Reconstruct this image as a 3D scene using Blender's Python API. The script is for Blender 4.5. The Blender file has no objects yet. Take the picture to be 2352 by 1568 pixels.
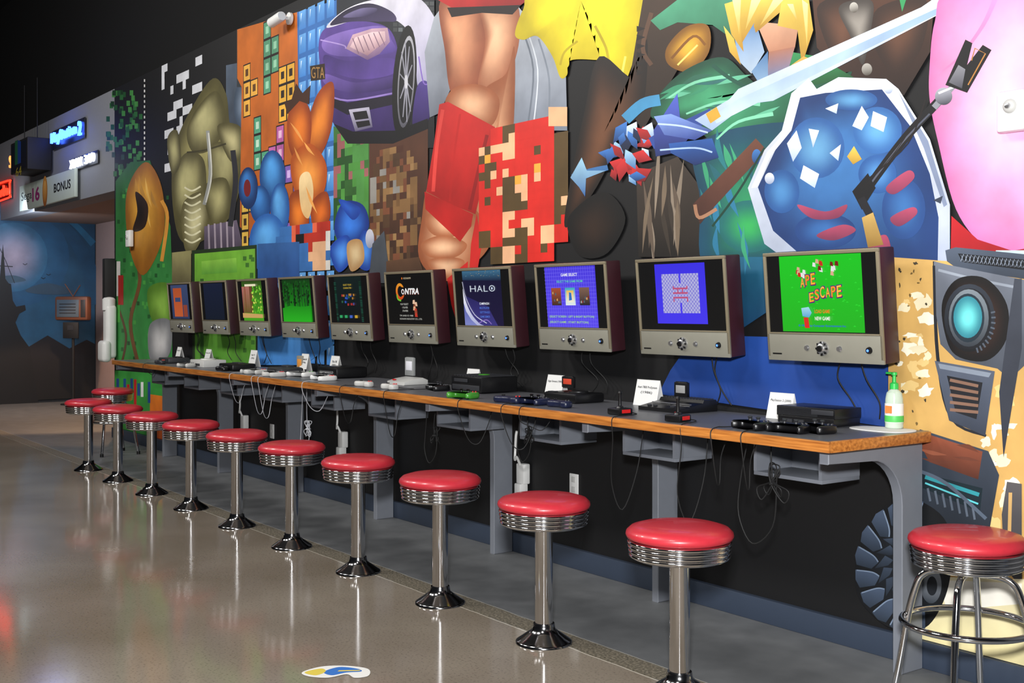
import bpy, bmesh, math, random
from mathutils import Vector, Matrix
random.seed(7)
R=random.Random(11)
scene=bpy.context.scene
COL=scene.collection
# ---------------- calibration of the real place ----------------
F=2680.0; TH=math.radians(36.1); CS=math.cos(TH); SN=math.sin(TH)
D=4.14; H=1.45; HZ=708.0; VPX=1176-F*math.tan(TH)
def W(px,py,off=0.0):
    d=D-off; dep=F*d/(CS*(px-VPX)); t=(dep-d*SN)/CS
    return (-t, H-(py-HZ)*dep/F)
def PZ(px,py,z):
    dep=F*(H-z)/(py-HZ); r=(px-1176)/F*dep
    return (-CS*dep+SN*r, SN*dep+CS*r-D)
def lin(h,a=1.0):
    h=h.lstrip('#'); o=[]
    for i in (0,2,4):
        c=int(h[i:i+2],16)/255; o.append(c/12.92 if c<=.04045 else ((c+.055)/1.055)**2.4)
    return (o[0],o[1],o[2],a)
# ---------------- materials ----------------
MATS={}
def mat(name,col,rough=.5,metal=0,emis=None,es=0,coat=0,noise=0,nscale=20,bump=0,trans=0):
    if name in MATS: return MATS[name]
    m=bpy.data.materials.new(name); m.use_nodes=True; nt=m.node_tree; b=nt.nodes['Principled BSDF']
    c=lin(col); b.inputs['Base Color'].default_value=c
    b.inputs['Roughness'].default_value=rough; b.inputs['Metallic'].default_value=metal
    b.inputs['Coat Weight'].default_value=coat
    if trans: b.inputs['Transmission Weight'].default_value=trans
    if emis: b.inputs['Emission Color'].default_value=lin(emis); b.inputs['Emission Strength'].default_value=es
    tc=nt.nodes.new('ShaderNodeTexCoord'); n=nt.nodes.new('ShaderNodeTexNoise'); n.inputs['Scale'].default_value=nscale
    nt.links.new(tc.outputs['Object'],n.inputs['Vector'])
    mx=nt.nodes.new('ShaderNodeMixRGB'); k=max(noise,.04)
    mx.inputs['Color1'].default_value=tuple(x*(1-k) for x in c[:3])+(1,)
    mx.inputs['Color2'].default_value=tuple(min(1,x*(1+k)) for x in c[:3])+(1,)
    nt.links.new(n.outputs['Fac'],mx.inputs['Fac']); nt.links.new(mx.outputs['Color'],b.inputs['Base Color'])
    if bump:
        bp=nt.nodes.new('ShaderNodeBump'); bp.inputs['Strength'].default_value=bump; bp.inputs['Distance'].default_value=.01
        nt.links.new(n.outputs['Fac'],bp.inputs['Height']); nt.links.new(bp.outputs['Normal'],b.inputs['Normal'])
    MATS[name]=m; return m
def mat_attr(name,emit=0,rough=.5,coat=0,vary=0.0):
    m=bpy.data.materials.new(name); m.use_nodes=True; nt=m.node_tree; b=nt.nodes['Principled BSDF']
    a=nt.nodes.new('ShaderNodeVertexColor'); a.layer_name='Col'
    b.inputs['Roughness'].default_value=rough; b.inputs['Coat Weight'].default_value=coat
    if emit:
        b.inputs['Base Color'].default_value=(.005,.005,.005,1)
        nt.links.new(a.outputs['Color'],b.inputs['Emission Color']); b.inputs['Emission Strength'].default_value=emit
    else:
        out=a.outputs['Color']
        if vary:
            tc=nt.nodes.new('ShaderNodeTexCoord'); n=nt.nodes.new('ShaderNodeTexNoise'); n.inputs['Scale'].default_value=3.5; n.inputs['Detail'].default_value=5
            mp=nt.nodes.new('ShaderNodeMapRange'); mp.inputs['From Min'].default_value=.3; mp.inputs['From Max'].default_value=.7
            mp.inputs['To Min'].default_value=1-vary; mp.inputs['To Max'].default_value=1+vary*.6
            nt.links.new(tc.outputs['Object'],n.inputs['Vector']); nt.links.new(n.outputs['Fac'],mp.inputs['Value'])
            v=nt.nodes.new('ShaderNodeVectorMath'); v.operation='SCALE'
            nt.links.new(out,v.inputs[0]); nt.links.new(mp.outputs['Result'],v.inputs['Scale']); out=v.outputs[0]
        nt.links.new(out,b.inputs['Base Color'])
    return m
M_PAINT=mat_attr('mural_paint',rough=.55,vary=.25)
M_PRINT=mat_attr('printed_surface',rough=.6)
M_SCREEN=mat_attr('lit_screen',emit=.95,rough=.25)
CHROME=mat('chrome','e6e6e8',.09,1)
CHROMED=mat('chrome_dark','9a9a9c',.14,1)
VINYL=mat('red_vinyl','b42a36',.36,coat=.25,noise=.08,nscale=60)
GREY=mat('grey_paint','6c7078',.5,noise=.06)
LAM=mat('grey_laminate','5a5b60',.35,noise=.15,nscale=80)
BLK=mat('black_plastic','0c0c0e',.35,noise=.1)
BLKM=mat('black_matte','101012',.7)
DKG=mat('dark_grey_plastic','2b2c30',.45)
LTG=mat('light_grey_plastic','b9b9b6',.45)
WHT=mat('white_plastic','d8d8d6',.4)
MAROON=mat('maroon_casing','33161d',.4,noise=.1)
BRONZE=mat('bronze_bezel','8a806a',.4,.4)
PANEL=mat('grey_control_panel','8c8a7e',.45,.3)
SILVER=mat('silver','c8c8ca',.25,.9)
BLUELED=mat('blue_led','203080',.3,emis='4a7cff',es=3)
GREENP=mat('green_plastic','3d8a2a',.35)
REDP=mat('red_plastic','c01818',.4)
CORDB=mat('black_cord','0a0a0b',.7)
CORDW=mat('white_cord','a8aab0',.5)
PAPER=mat('white_card','d6d6d4',.7)
# ---------------- mesh builder ----------------
def cat(pts,n=6,closed=True):
    out=[]; N=len(pts); rng=range(N) if closed else range(N-1)
    for i in rng:
        if closed: p=[pts[(i+k-1)%N] for k in range(4)]
        else: p=[pts[max(0,min(N-1,i+k-1))] for k in range(4)]
        for j in range(n):
            t=j/n
            out.append(tuple(.5*((2*p[1][a])+(-p[0][a]+p[2][a])*t+(2*p[0][a]-5*p[1][a]+4*p[2][a]-p[3][a])*t*t+(-p[0][a]+3*p[1][a]-3*p[2][a]+p[3][a])*t**3) for a in range(len(pts[0]))))
    if not closed: out.append(tuple(pts[-1]))
    return out
class MB:
    def __init__(s): s.bm=bmesh.new(); s.mats=[]
    def _m(s,m):
        if m not in s.mats: s.mats.append(m)
        return s.mats.index(m)
    def _merge(s,b,M,m):
        i=s._m(m)
        for f in b.faces: f.material_index=i
        if M is not None: b.transform(M)
        bmesh.ops.recalc_face_normals(b,faces=b.faces)
        me=bpy.data.meshes.new('tmp'); b.to_mesh(me); b.free(); s.bm.from_mesh(me); bpy.data.meshes.remove(me)
        return s
    def box(s,c,d,m,bev=0,M=None,seg=2):
        b=bmesh.new(); bmesh.ops.create_cube(b,size=1)
        bmesh.ops.scale(b,vec=d,verts=b.verts)
        if bev: bmesh.ops.bevel(b,geom=b.edges[:],offset=bev,segments=seg,profile=.5,affect='EDGES')
        bmesh.ops.translate(b,vec=c,verts=b.verts)
        return s._merge(b,M,m)
    def lathe(s,prof,m,M=None,seg=40):
        b=bmesh.new(); rings=[]
        for r,z in prof:
            if r<1e-6: rings.append([b.verts.new((0,0,z))])
            else: rings.append([b.verts.new((r*math.cos(2*math.pi*k/seg),r*math.sin(2*math.pi*k/seg),z)) for k in range(seg)])
        for a,c in zip(rings,rings[1:]):
            for k in range(seg):
                k2=(k+1)%seg
                if len(a)==1 and len(c)==1: continue
                if len(a)==1: b.faces.new((a[0],c[k],c[k2]))
                elif len(c)==1: b.faces.new((a[k],a[k2],c[0]))
                else: b.faces.new((a[k],a[k2],c[k2],c[k]))
        return s._merge(b,M,m)
    def prism(s,poly,h,m,M=None,bev=0,seg=2):
        b=bmesh.new(); vs=[b.verts.new((p[0],p[1],0)) for p in poly]; f=b.faces.new(vs)
        r=bmesh.ops.extrude_face_region(b,geom=[f]); bmesh.ops.translate(b,vec=(0,0,h),verts=[v for v in r['geom'] if isinstance(v,bmesh.types.BMVert)])
        if bev:
            es=[e for e in b.edges if abs(e.verts[0].co.z-e.verts[1].co.z)<1e-7]
            bmesh.ops.bevel(b,geom=es,offset=bev,segments=seg,profile=.5,affect='EDGES')
        return s._merge(b,M,m)
    def tube(s,pts,r,m,M=None,seg=8,sm=5,closed=False):
        P=[Vector(p) for p in (cat([tuple(q) for q in pts],sm,closed) if sm else pts)]
        b=bmesh.new(); rings=[]; N=len(P); up=None
        for i,p in enumerate(P):
            if closed: t=(P[(i+1)%N]-P[i-1])
            else: t=P[min(N-1,i+1)]-P[max(0,i-1)]
            if t.length<1e-9: t=Vector((0,0,1))
            t.normalize()
            if up is None:
                up=t.orthogonal().normalized()
            up=(up-t*up.dot(t)); 
            if up.length<1e-6: up=t.orthogonal()
            up.normalize(); q=t.cross(up)
            rings.append([b.verts.new(p+(up*math.cos(2*math.pi*k/seg)+q*math.sin(2*math.pi*k/seg))*r) for k in range(seg)])
        pairs=list(zip(rings,rings[1:]))
        if closed: pairs.append((rings[-1],rings[0]))
        for a,c in pairs:
            for k in range(seg): b.faces.new((a[k],a[(k+1)%seg],c[(k+1)%seg],c[k]))
        if not closed: b.faces.new(rings[0]); b.faces.new(rings[-1])
        return s._merge(b,M,m)
    def mesh(s,name,ang=35):
        me=bpy.data.meshes.new(name); s.bm.to_mesh(me); s.bm.free()
        for m in s.mats: me.materials.append(m)
        for p in me.polygons: p.use_smooth=True
        me.set_sharp_from_angle(angle=math.radians(ang))
        return me
def T(x=0,y=0,z=0,rx=0,ry=0,rz=0):
    return Matrix.Translation((x,y,z))@Matrix.Rotation(math.radians(rz),4,'Z')@Matrix.Rotation(math.radians(ry),4,'Y')@Matrix.Rotation(math.radians(rx),4,'X')
# ---------------- flat painter (vertex coloured artwork) ----------------
_tc={}
def text_geo(body,extr=0,res=3,bold=0):
    k=(body,extr,bold)
    if k in _tc: return _tc[k]
    cu=bpy.data.curves.new('txt','FONT'); cu.body=body; cu.resolution_u=res; cu.extrude=extr; cu.offset=bold
    ob=bpy.data.objects.new('txt',cu); COL.objects.link(ob)
    dg=bpy.context.evaluated_depsgraph_get(); dg.update()
    me=bpy.data.meshes.new_from_object(ob.evaluated_get(dg))
    vs=[tuple(v.co) for v in me.vertices]; fs=[tuple(p.vertices) for p in me.polygons]
    bpy.data.objects.remove(ob); bpy.data.curves.remove(cu); bpy.data.meshes.remove(me)
    _tc[k]=(vs,fs); return _tc[k]
class Painter:
    def __init__(s,conv=None,step=3e-5): s.v=[];s.f=[];s.c=[];s.n=0;s.conv=conv or (lambda a,b:(a,b));s.step=step
    def raw(s,P,cols,newlayer=True):
        if newlayer: s.n+=1
        a=sum(P[i][0]*P[(i+1)%len(P)][1]-P[(i+1)%len(P)][0]*P[i][1] for i in range(len(P)))
        if a<0: P=P[::-1]; cols=cols[::-1]
        o=len(s.v); y=-s.n*s.step
        s.v+=[(p[0],y,p[1]) for p in P]; s.f.append(tuple(range(o,o+len(P)))); s.c+=cols
    def poly(s,pts,c1,c2=None,d='v',sm=False,conv=True,nl=True):
        if sm: pts=cat(pts,6)
        P=[s.conv(*p) for p in pts] if conv else list(pts)
        A=lin(c1) if isinstance(c1,str) else c1; B=lin(c2) if c2 else A
        if d=='v': q=[-p[1] for p in P]
        elif d=='h': q=[p[0] for p in P]
        elif d=='d': q=[p[0]-p[1] for p in P]
        else: q=[-p[0]-p[1] for p in P]
        lo,hi=min(q),max(q); w=max(hi-lo,1e-9)
        cs=[tuple(A[k]+(B[k]-A[k])*(x-lo)/w for k in range(4)) for x in q]
        s.raw(P,cs,nl)
    def shade(s,pts,edge,cen,n=7,off=(0,0),sm=True,pw=1.0):
        # smooth airbrush shading: ring strips with interpolated vertex colours
        if sm: pts=cat(pts,6)
        P=[s.conv(*p) for p in pts]; cx=sum(p[0] for p in P)/len(P); cy=sum(p[1] for p in P)/len(P)
        A=lin(edge);B=lin(cen); n=max(n,8)
        s.raw(P,[A]*len(P))
        ks=[1-i/n for i in range(n)]+[.0]
        s.n+=1
        def ring(i):
            k=ks[i]; ox=cx+off[0]*(1-k); oy=cy+off[1]*(1-k)
            return [(ox+(p[0]-cx)*k,oy+(p[1]-cy)*k) for p in P]
        def colr(i):
            t=(1-ks[i]); t=t*t*(3-2*t); t=t**pw; return tuple(A[j]+(B[j]-A[j])*t for j in range(4))
        for i in range(n):
            r0,r1=ring(i),ring(i+1); c0,c1=colr(i),colr(i+1); m_=len(P)
            s.n+=1
            for j in range(m_):
                k=(j+1)%m_
                if i==n-1: s.raw([r0[j],r0[k],r1[0]],[c0,c0,c1],False)
                else: s.raw([r0[j],r0[k],r1[k],r1[j]],[c0,c0,c1,c1],False)
    def ell(s,cx,cy,rx,ry,c1,c2=None,rot=0,n=28,rad=False,rings=6,off=(0,0)):
        r=math.radians(rot)
        pts=[(cx+rx*math.cos(a)*math.cos(r)-ry*math.sin(a)*math.sin(r),cy+rx*math.cos(a)*math.sin(r)+ry*math.sin(a)*math.cos(r)) for a in [2*math.pi*i/n for i in range(n)]]
        if rad: s.shade(pts,c1,c2,rings,off,False)
        else: s.poly(pts,c1,c2)
    def line(s,pts,w,c,sm=True,c2=None):
        if sm and len(pts)>2: pts=cat(pts,5,False)
        L=[];Rr=[]
        for i,p in enumerate(pts):
            a=pts[max(0,i-1)];b=pts[min(len(pts)-1,i+1)]; dx=b[0]-a[0];dy=b[1]-a[1];l=math.hypot(dx,dy) or 1
            ww=w if not isinstance(w,tuple) else w[0]+(w[1]-w[0])*i/(len(pts)-1)
            L.append((p[0]-dy/l*ww/2,p[1]+dx/l*ww/2));Rr.append((p[0]+dy/l*ww/2,p[1]-dx/l*ww/2))
        s.n+=1
        A=c
        for i in range(len(pts)-1):
            s.poly([L[i],L[i+1],Rr[i+1],Rr[i]],c,nl=False)
    def strokes(s,cx,cy,rx,ry,n,cols,w,ang,ln,curve=.2,rnd=None,soft=.55,wid=1.9,dens=.6):
        # broad soft airbrush passes, colours pulled toward their mean
        rr=rnd or R; L=[lin(c) for c in cols]; M=[sum(c[k] for c in L)/len(L) for k in range(4)]
        for _ in range(max(2,int(n*dens))):
            a=rr.uniform(0,6.283); q=math.sqrt(rr.random()); x=cx+rx*q*math.cos(a); y=cy+ry*q*math.sin(a)
            t=math.radians(ang+rr.uniform(-12,12)); l=ln*rr.uniform(.6,1.2); dx,dy=math.cos(t)*l/2,math.sin(t)*l/2; k=rr.uniform(-curve,curve)
            ww=w*wid*rr.uniform(.6,1.2); nx,ny=-dy/l*2,dx/l*2
            up=cat([(x-dx,y-dy),(x-dy*k+nx*ww/2,y+dx*k+ny*ww/2),(x+dx,y+dy)],6,False); dn=cat([(x+dx,y+dy),(x-dy*k-nx*ww/2,y+dx*k-ny*ww/2),(x-dx,y-dy)],6,False)
            c=rr.choice(L); c=tuple(c[j]*(1-soft)+M[j]*soft for j in range(4))
            s.poly(up+dn[1:-1],c)
    def rect(s,x0,y0,x1,y1,c,c2=None,d='v'): s.poly([(x0,y0),(x1,y0),(x1,y1),(x0,y1)],c,c2,d)
    def text(s,body,x0,y0,x1,y1,c,shear=0,rise=0,bold=0):
        vs,fs=text_geo(body,bold=bold)
        if not vs: return
        X=[v[0] for v in vs];Y=[v[1] for v in vs]; ax,bx,ay,by=min(X),max(X),min(Y),max(Y)
        s.n+=1; o=len(s.v); y=-s.n*s.step; A=lin(c)
        for v in vs:
            u=(v[0]-ax)/(bx-ax);w=(v[1]-ay)/(by-ay)
            q=s.conv(x0+(x1-x0)*(u+shear*w),y0+(y1-y0)*w+rise*u); s.v.append((q[0],y,q[1]))
        for f in fs:
            p=[s.v[o+i] for i in f]; a=sum(p[i][0]*p[(i+1)%len(p)][2]-p[(i+1)%len(p)][0]*p[i][2] for i in range(len(p)))
            g=f if a>0 else f[::-1]
            s.f.append(tuple(o+i for i in g))
        s.c+= [A]*len(vs)
    def mesh(s,name,m,thick=None):
        k=1.0
        if thick: k=thick/(s.n*s.step)
        me=bpy.data.meshes.new(name); me.from_pydata([(a,b*k,c) for a,b,c in s.v],[],s.f); me.materials.append(m)
        ca=me.color_attributes.new('Col','FLOAT_COLOR','POINT')
        flat=[x for c in s.c for x in c]; ca.data.foreach_set('color',flat); me.update(); return me
# ---------------- scene graph helpers ----------------
def link(o): COL.objects.link(o); return o
def meta(o,label,catg,group=None,kind=None):
    if label:o['label']=label
    if catg:o['category']=catg
    if group:o['group']=group
    if kind:o['kind']=kind
    return o
def empty(name,loc,label,catg,group=None,rz=0,rx=0):
    e=link(bpy.data.objects.new(name,None)); e.location=loc; e.rotation_euler=(math.radians(rx),0,math.radians(rz)); e.empty_display_size=.05
    return meta(e,label,catg,group)
def part(name,me,par,loc=(0,0,0),rz=0,label=None):
    o=link(bpy.data.objects.new(name,me)); o.parent=par; o.location=loc; o.rotation_euler=(0,0,math.radians(rz))
    if label:o['label']=label
    return o
def single(name,me,loc,label,catg,group=None,kind=None,rz=0):
    o=link(bpy.data.objects.new(name,me)); o.location=loc; o.rotation_euler=(0,0,math.radians(rz)); return meta(o,label,catg,group,kind)
def dup(root,loc,rz=None,label=None):
    def cp(o,par):
        n=o.copy(); COL.objects.link(n)
        if par is not None: n.parent=par
        for c in [k for k in list(o.children)]: cp(c,n)
        return n
    n=cp(root,None); n.location=loc
    if rz is not None: n.rotation_euler[2]=math.radians(rz)
    if label:n['label']=label
    return n
def struct(name,me,loc=(0,0,0),rz=0,label=None,catg=None):
    o=link(bpy.data.objects.new(name,me)); o.location=loc; o.rotation_euler=(0,0,math.radians(rz)); o['kind']='structure'
    o['label']=label or name; o['category']=catg or name.split('_')[0]; return o
# ---------------- ROOM ----------------
XL=-18.8; XM=W(263,700)[0]; ZT=3.93; ZH=2.78
kk=(220-1176)/F; DA=(-XL*SN+kk*(-XL)*CS)/(CS-kk*SN); YA=DA-D
WALLB=mat('black_wall_paint','08080a',.6,noise=.2)
WHW=mat('white_wall_paint','7c7e83',.7)
PINKW=mat('pink_wall_paint','a88c84',.7)
BLKP=mat('black_ceiling','020203',.95)
def floor_mat():
    m=bpy.data.materials.new('polished_concrete'); m.use_nodes=True; nt=m.node_tree; b=nt.nodes['Principled BSDF']; N=nt.nodes.new; L=nt.links.new
    tc=N('ShaderNodeTexCoord'); sp=N('ShaderNodeSeparateXYZ'); L(tc.outputs['Object'],sp.inputs[0])
    n1=N('ShaderNodeTexNoise'); n1.inputs['Scale'].default_value=.9; n1.inputs['Detail'].default_value=6; L(tc.outputs['Object'],n1.inputs['Vector'])
    n2=N('ShaderNodeTexNoise'); n2.inputs['Scale'].default_value=90; n2.inputs['Detail'].default_value=3; L(tc.outputs['Object'],n2.inputs['Vector'])
    n3=N('ShaderNodeTexNoise'); n3.inputs['Scale'].default_value=6; n3.inputs['Detail'].default_value=5; L(tc.outputs['Object'],n3.inputs['Vector'])
    def ramp(src,cs):
        r=N('ShaderNodeValToRGB'); e=r.color_ramp.elements
        e[0].position=cs[0][0]; e[0].color=lin(cs[0][1]); e[1].position=cs[-1][0]; e[1].color=lin(cs[-1][1])
        for p,c in cs[1:-1]: q=e.new(p); q.color=lin(c)
        L(src,r.inputs[0]); return r.outputs[0]
    brown=ramp(n1.outputs[0],[(.3,'726859'),(.5,'80766a'),(.7,'8e8578')])
    speck=ramp(n2.outputs[0],[(.3,'b0b0b0'),(.46,'ffffff'),(.7,'ffffff')])
    mb=N('ShaderNodeMixRGB'); mb.blend_type='MULTIPLY'; mb.inputs[0].default_value=.6; L(brown,mb.inputs[1]); L(speck,mb.inputs[2])
    grey=ramp(n3.outputs[0],[(.3,'56585a'),(.5,'5d5f61'),(.75,'66686a')])
    rough=ramp(n2.outputs[0],[(.35,'4c483f'),(.55,'6a6355'),(.7,'857d70')])
    def gt(v,sock=None):
        g=N('ShaderNodeMath'); g.operation='GREATER_THAN'; L(sock or sp.outputs[1],g.inputs[0]); g.inputs[1].default_value=v; return g.outputs[0]
    wv=N('ShaderNodeMath'); wv.operation='MULTIPLY_ADD'; L(n3.outputs[0],wv.inputs[0]); wv.inputs[1].default_value=.02; L(sp.outputs[1],wv.inputs[2])
    def mix(f,a,c):
        x=N('ShaderNodeMixRGB'); L(f,x.inputs[0]); 
        L(a,x.inputs[1]); L(c,x.inputs[2]) if not isinstance(c,str) else setattr(x.inputs[2],'default_value',lin(c)); return x.outputs[0]
    c=mix(gt(-.995,wv.outputs[0]),mb.outputs[0],'b4ada0')
    c=mix(gt(-.987,wv.outputs[0]),c,rough)
    c=mix(gt(-.86,wv.outputs[0]),c,'8f8e89')
    c=mix(gt(-.854,wv.outputs[0]),c,grey)
    L(c,b.inputs['Base Color'])
    rr=N('ShaderNodeMapRange'); L(gt(-.99),rr.inputs[0]); rr.inputs[3].default_value=.1; rr.inputs[4].default_value=.5; L(rr.outputs[0],b.inputs['Roughness'])
    b.inputs['Specular IOR Level'].default_value=.55
    bp=N('ShaderNodeBump'); bp.inputs['Strength'].default_value=.03; bp.inputs['Distance'].default_value=.01; L(n3.outputs[0],bp.inputs['Height']); L(bp.outputs[0],b.inputs['Normal'])
    return m
FM=floor_mat()
m=MB(); m.box((-9,-3,-.05),(26,14,.1),FM); struct('floor',m.mesh('floor'),label='polished brown concrete floor with grey strip along the wall',catg='floor')
m=MB(); m.box(((XM+3)/2,.1,ZT/2),(3-XM,.2,ZT),WALLB); struct('wall_back',m.mesh('wall_back'),label='black painted wall behind the counter',catg='wall')
m=MB(); m.box((-9,.6,(ZT+6.5)/2+.2),(26,.2,6.5-ZT+.4),BLKP); struct('wall_upper',m.mesh('wall_upper'),label='black void wall above the mural wall',catg='wall')
m=MB(); m.box(((XM+XL-3.2)/2,.15,(ZT+ZH)/2),(XM-XL+3.2,.3,ZT-ZH),WHW); struct('wall_header',m.mesh('wall_header'),label='white upper wall over the alcove opening',catg='wall')
m=MB(); m.box((XL/2+XM/2,YA+.1,ZH/2+.1),(XM-XL,.2,ZH+.2),PINKW); struct('wall_alcove',m.mesh('wall_alcove'),label='pale pink side wall of the alcove',catg='wall')
m=MB(); m.box((XL-.1,(-1+YA)/2,ZH/2),(.2,YA+1+.4,ZH),mat('navy_wall','0a141e',.7)); struct('wall_left',m.mesh('wall_left'),label='dark blue end wall of the alcove',catg='wall')
m=MB(); m.box((-22,-3,3.25),(.2,14,6.5),BLKP); struct('wall_far',m.mesh('wall_far'),label='black far end wall of the hall',catg='wall')
m=MB(); m.box((XL/2+XM/2,YA/2+.15,ZH+.1),(XM-XL,YA-.3,.2),mat('alcove_ceiling','8a7466',.8)); struct('ceiling_alcove',m.mesh('ceiling_alcove'),label='low alcove ceiling with downlight',catg='ceiling')
m=MB(); m.box((-9,-3,6.55),(26,14,.1),BLKP); struct('ceiling',m.mesh('ceiling'),label='black painted high ceiling',catg='ceiling')
BB=mat('navy_baseboard','2c3646',.5)
m=MB(); m.box(((XM+3)/2,-.017,.055),(3-XM,.034,.11),BB,.004); struct('baseboard_back',m.mesh('baseboard_back'),label='slate blue vinyl baseboard',catg='baseboard')
# ---------------- MURAL (generic colour fields and shapes) ----------------
p=Painter(W)
def blocks(x0,y0,x1,y1,cols,n,s=1.0,base=None,rnd=None,mn=1,mxx=4,inside=None):
    rr=rnd or R
    xa,za=W(x0,(y0+y1)/2); xb,_=W(x1,(y0+y1)/2); _,zt_=W((x0+x1)/2,y0); _,zb_=W((x0+x1)/2,y1)
    c=.075*s; nx=max(1,int((xb-xa)/c)); nz=max(1,int((zt_-zb_)/c)); G=[[base]*nx for _ in range(nz)]
    for _ in range(n):
        w_=rr.randint(mn,mxx);h_=rr.randint(mn,mxx);i=rr.randint(0,max(0,nx-w_));j=rr.randint(0,max(0,nz-h_)); k=rr.choice(cols)
        for a in range(j,min(nz,j+h_)):
            for b in range(i,min(nx,i+w_)): G[a][b]=k
    p.n+=1
    for a in range(nz):
        for b in range(nx):
            if G[a][b] and (inside is None or inside((b+.5)/nx,(a+.5)/nz)):
                X=xa+b*c;Z=zt_-a*c; p.poly([(X,Z),(X+c*1.004,Z),(X+c*1.004,Z-c*1.004),(X,Z-c*1.004)],G[a][b],conv=False,nl=False)
# green left end
for i in range(90):
    x=R.uniform(236,324); y=R.uniform(205,410)
    if (x-282)**2/42**2+(y-305)**2/112**2<1.1: p.rect(x,y,x+8,y+12,R.choice(['1a4a24','245e2c','123418','3a7a3a']))
p.poly([(266,416),(300,372),(345,368),(392,520),(396,640),(396,842),(266,840)],'245a2c','368c40')
for i in range(110):
    x=R.uniform(268,384); y=R.uniform(400,826); p.rect(x,y,x+6,y+9,R.choice(['1a4c22','44983e','246c2c','1e5a26','3a8440']))
p.poly([(264,850),(392,860),(392,1030),(264,985)],'3a9a40','2f7a30')
p.poly([(345,905),(392,912),(392,1030),(345,1015)],'e07a20','c8501a')
for i in range(10): p.rect(268+i*8,868+R.uniform(0,20),274+i*8,905+R.uniform(0,30),R.choice(['e8e8e8','c02020','3a9a40','1f4a8a']))
for i in range(16): p.rect(331,182+i*12,334,188+i*12,'c8c8c8')
p.line([(300,560),(322,640),(300,740),(318,836)],8,'6a4424'); p.line([(270,700),(290,770),(280,836)],5,'5a3a20')
p.shade([(335,372),(372,430),(376,540),(330,632),(296,560),(292,440)],'8c5614','dca23a',off=(-.1,.2))
p.strokes(334,480,26,90,10,['b47c26','f0c060','7a4a14'],4,75,70); p.shade([(312,440),(340,470),(334,520),(306,530),(316,486)],'2a180c','140c08')
p.line([(372,460),(385,500),(372,600)],8,'c88a34')
p.rect(268,600,277,680,'c8c4c0'); p.rect(272,632,284,700,'a02018'); p.rect(268,700,276,740,'4aa040')
p.shade([(340,665),(385,650),(396,700),(394,760),(352,740)],'4e7a20','8ab848')
p.shade([(345,745),(390,735),(394,800),(370,836),(344,820)],'7a7c80','d0d0d0')
# scattered pale squares
R3=random.Random(21)
a,b=W(372,150)
for k in range(26):
    i=R3.randint(0,11); j=R3.randint(0,12); s=.085; wv=R3.choice([1,1,2,3]); X=a+i*s; Z=b-j*s
    p.poly([(X,Z),(X+s*wv,Z),(X+s*wv,Z-s),(X,Z-s)],'c8cad0',conv=False)
# slate tower
p.poly([(520,150),(545,145),(583,200),(583,330),(560,345),(520,330)],'4c5868','303844')
p.ell(560,240,22,55,'3c4a5c','78889c',rad=True); p.rect(545,66,562,200,'303438')
# olive rounded stack
O1,O2,O3='7f7a48','aca674','4d4828'
for q,c1,c2,off in [([(405,330),(440,250),(490,180),(520,215),(530,290),(556,340),(550,440),(520,510),(450,560),(410,540),(395,430)],O3,'9c955e',(-.2,.2)),
    ([(430,300),(460,240),(500,210),(520,280),(490,340),(445,350)],O3,'bcb682',(-.1,.1)),([(400,400),(430,350),(470,370),(470,470),(430,520),(402,480)],O3,'b8b27c',(-.1,.1)),
    ([(480,340),(530,330),(552,380),(530,450),(490,440)],O3,O2,(0,.1)),([(420,470),(470,440),(480,500),(450,575),(425,570)],'5a5432','c8c294',(0,0)),([(500,290),(552,290),(560,350),(530,370)],O3,'b8b080',(0,0)),([(385,320),(408,300),(416,370),(396,400)],O3,O2,(0,0)),([(470,430),(520,410),(530,480),(490,520)],O3,'a8a270',(0,0))]: p.shade(q,c1,c2,off=off)
p.line([(430,350),(470,345),(520,330)],4,'3c3820'); p.line([(478,300),(484,400),(470,470)],8,'8a8c88'); p.line([(480,305),(487,400),(474,465)],3,'c0c0b8')
for i in range(8): p.line([(425,430+i*17),(442,438+i*17),(462,428+i*17)],4,'d4d0ac')
p.poly([(470,520),(545,505),(560,570),(470,600)],'5f5466','352c3c')
for i in range(5): p.line([(480+i*14,515-i*2),(482+i*14,580)],4,'988c98')
p.line([(536,345),(542,420),(530,520)],12,'26262a')
p.poly([(396,580),(440,575),(440,650),(396,650)],'908a5c','5a5438')
# orange field with square blocks
p.poly([(546,68),(684,28),(690,560),(590,566),(552,520),(556,200),(546,180)],'bc6420','a8541a')
def cell(x,z,s,c,ci): 
    p.poly([(x,z),(x+s,z),(x+s,z-s),(x,z-s)],'1e1410',conv=False); g=s*.07
    p.poly([(x+g,z-g),(x+s-g,z-g),(x+s-g,z-s+g),(x+g,z-s+g)],c,conv=False); g=s*.3
    p.poly([(x+g,z-g),(x+s-g,z-g),(x+s-g,z-s+g),(x+g,z-s+g)],ci,conv=False)
def cells(px,py,lst,c,ci,s=.155):
    a,b=W(px,py)
    for i,j in lst: cell(a+i*s,b-j*s,s,c,ci)
cells(606,52,[(0,0),(0,1),(0,2),(1,1),(1,2),(0,3)],'4f8a6a','8cc0a0')
cells(641,155,[(0,0),(1,0),(0,1),(1,1),(0,2),(1,2)],'e0a838','2a1c12')
cells(560,150,[(0,0),(0,1),(1,1),(0,2)],'d8a040','5a3a18')
cells(584,270,[(0,0),(0,1),(0,2),(1,2)],'4f9a78','b8d8c0')
cells(556,410,[(0,0),(1,0),(0,1),(1,1),(0,2),(0,3)],'d8b048','3a2814')
cells(600,300,[(2,0),(2,1),(1,1),(2,2),(1,3),(2,3)],'b05a9a','e0b0d0')
cells(655,380,[(0,0),(1,0),(1,1),(0,2),(1,2),(0,3),(1,3)],'7a58a8','c8a8e0')
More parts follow.
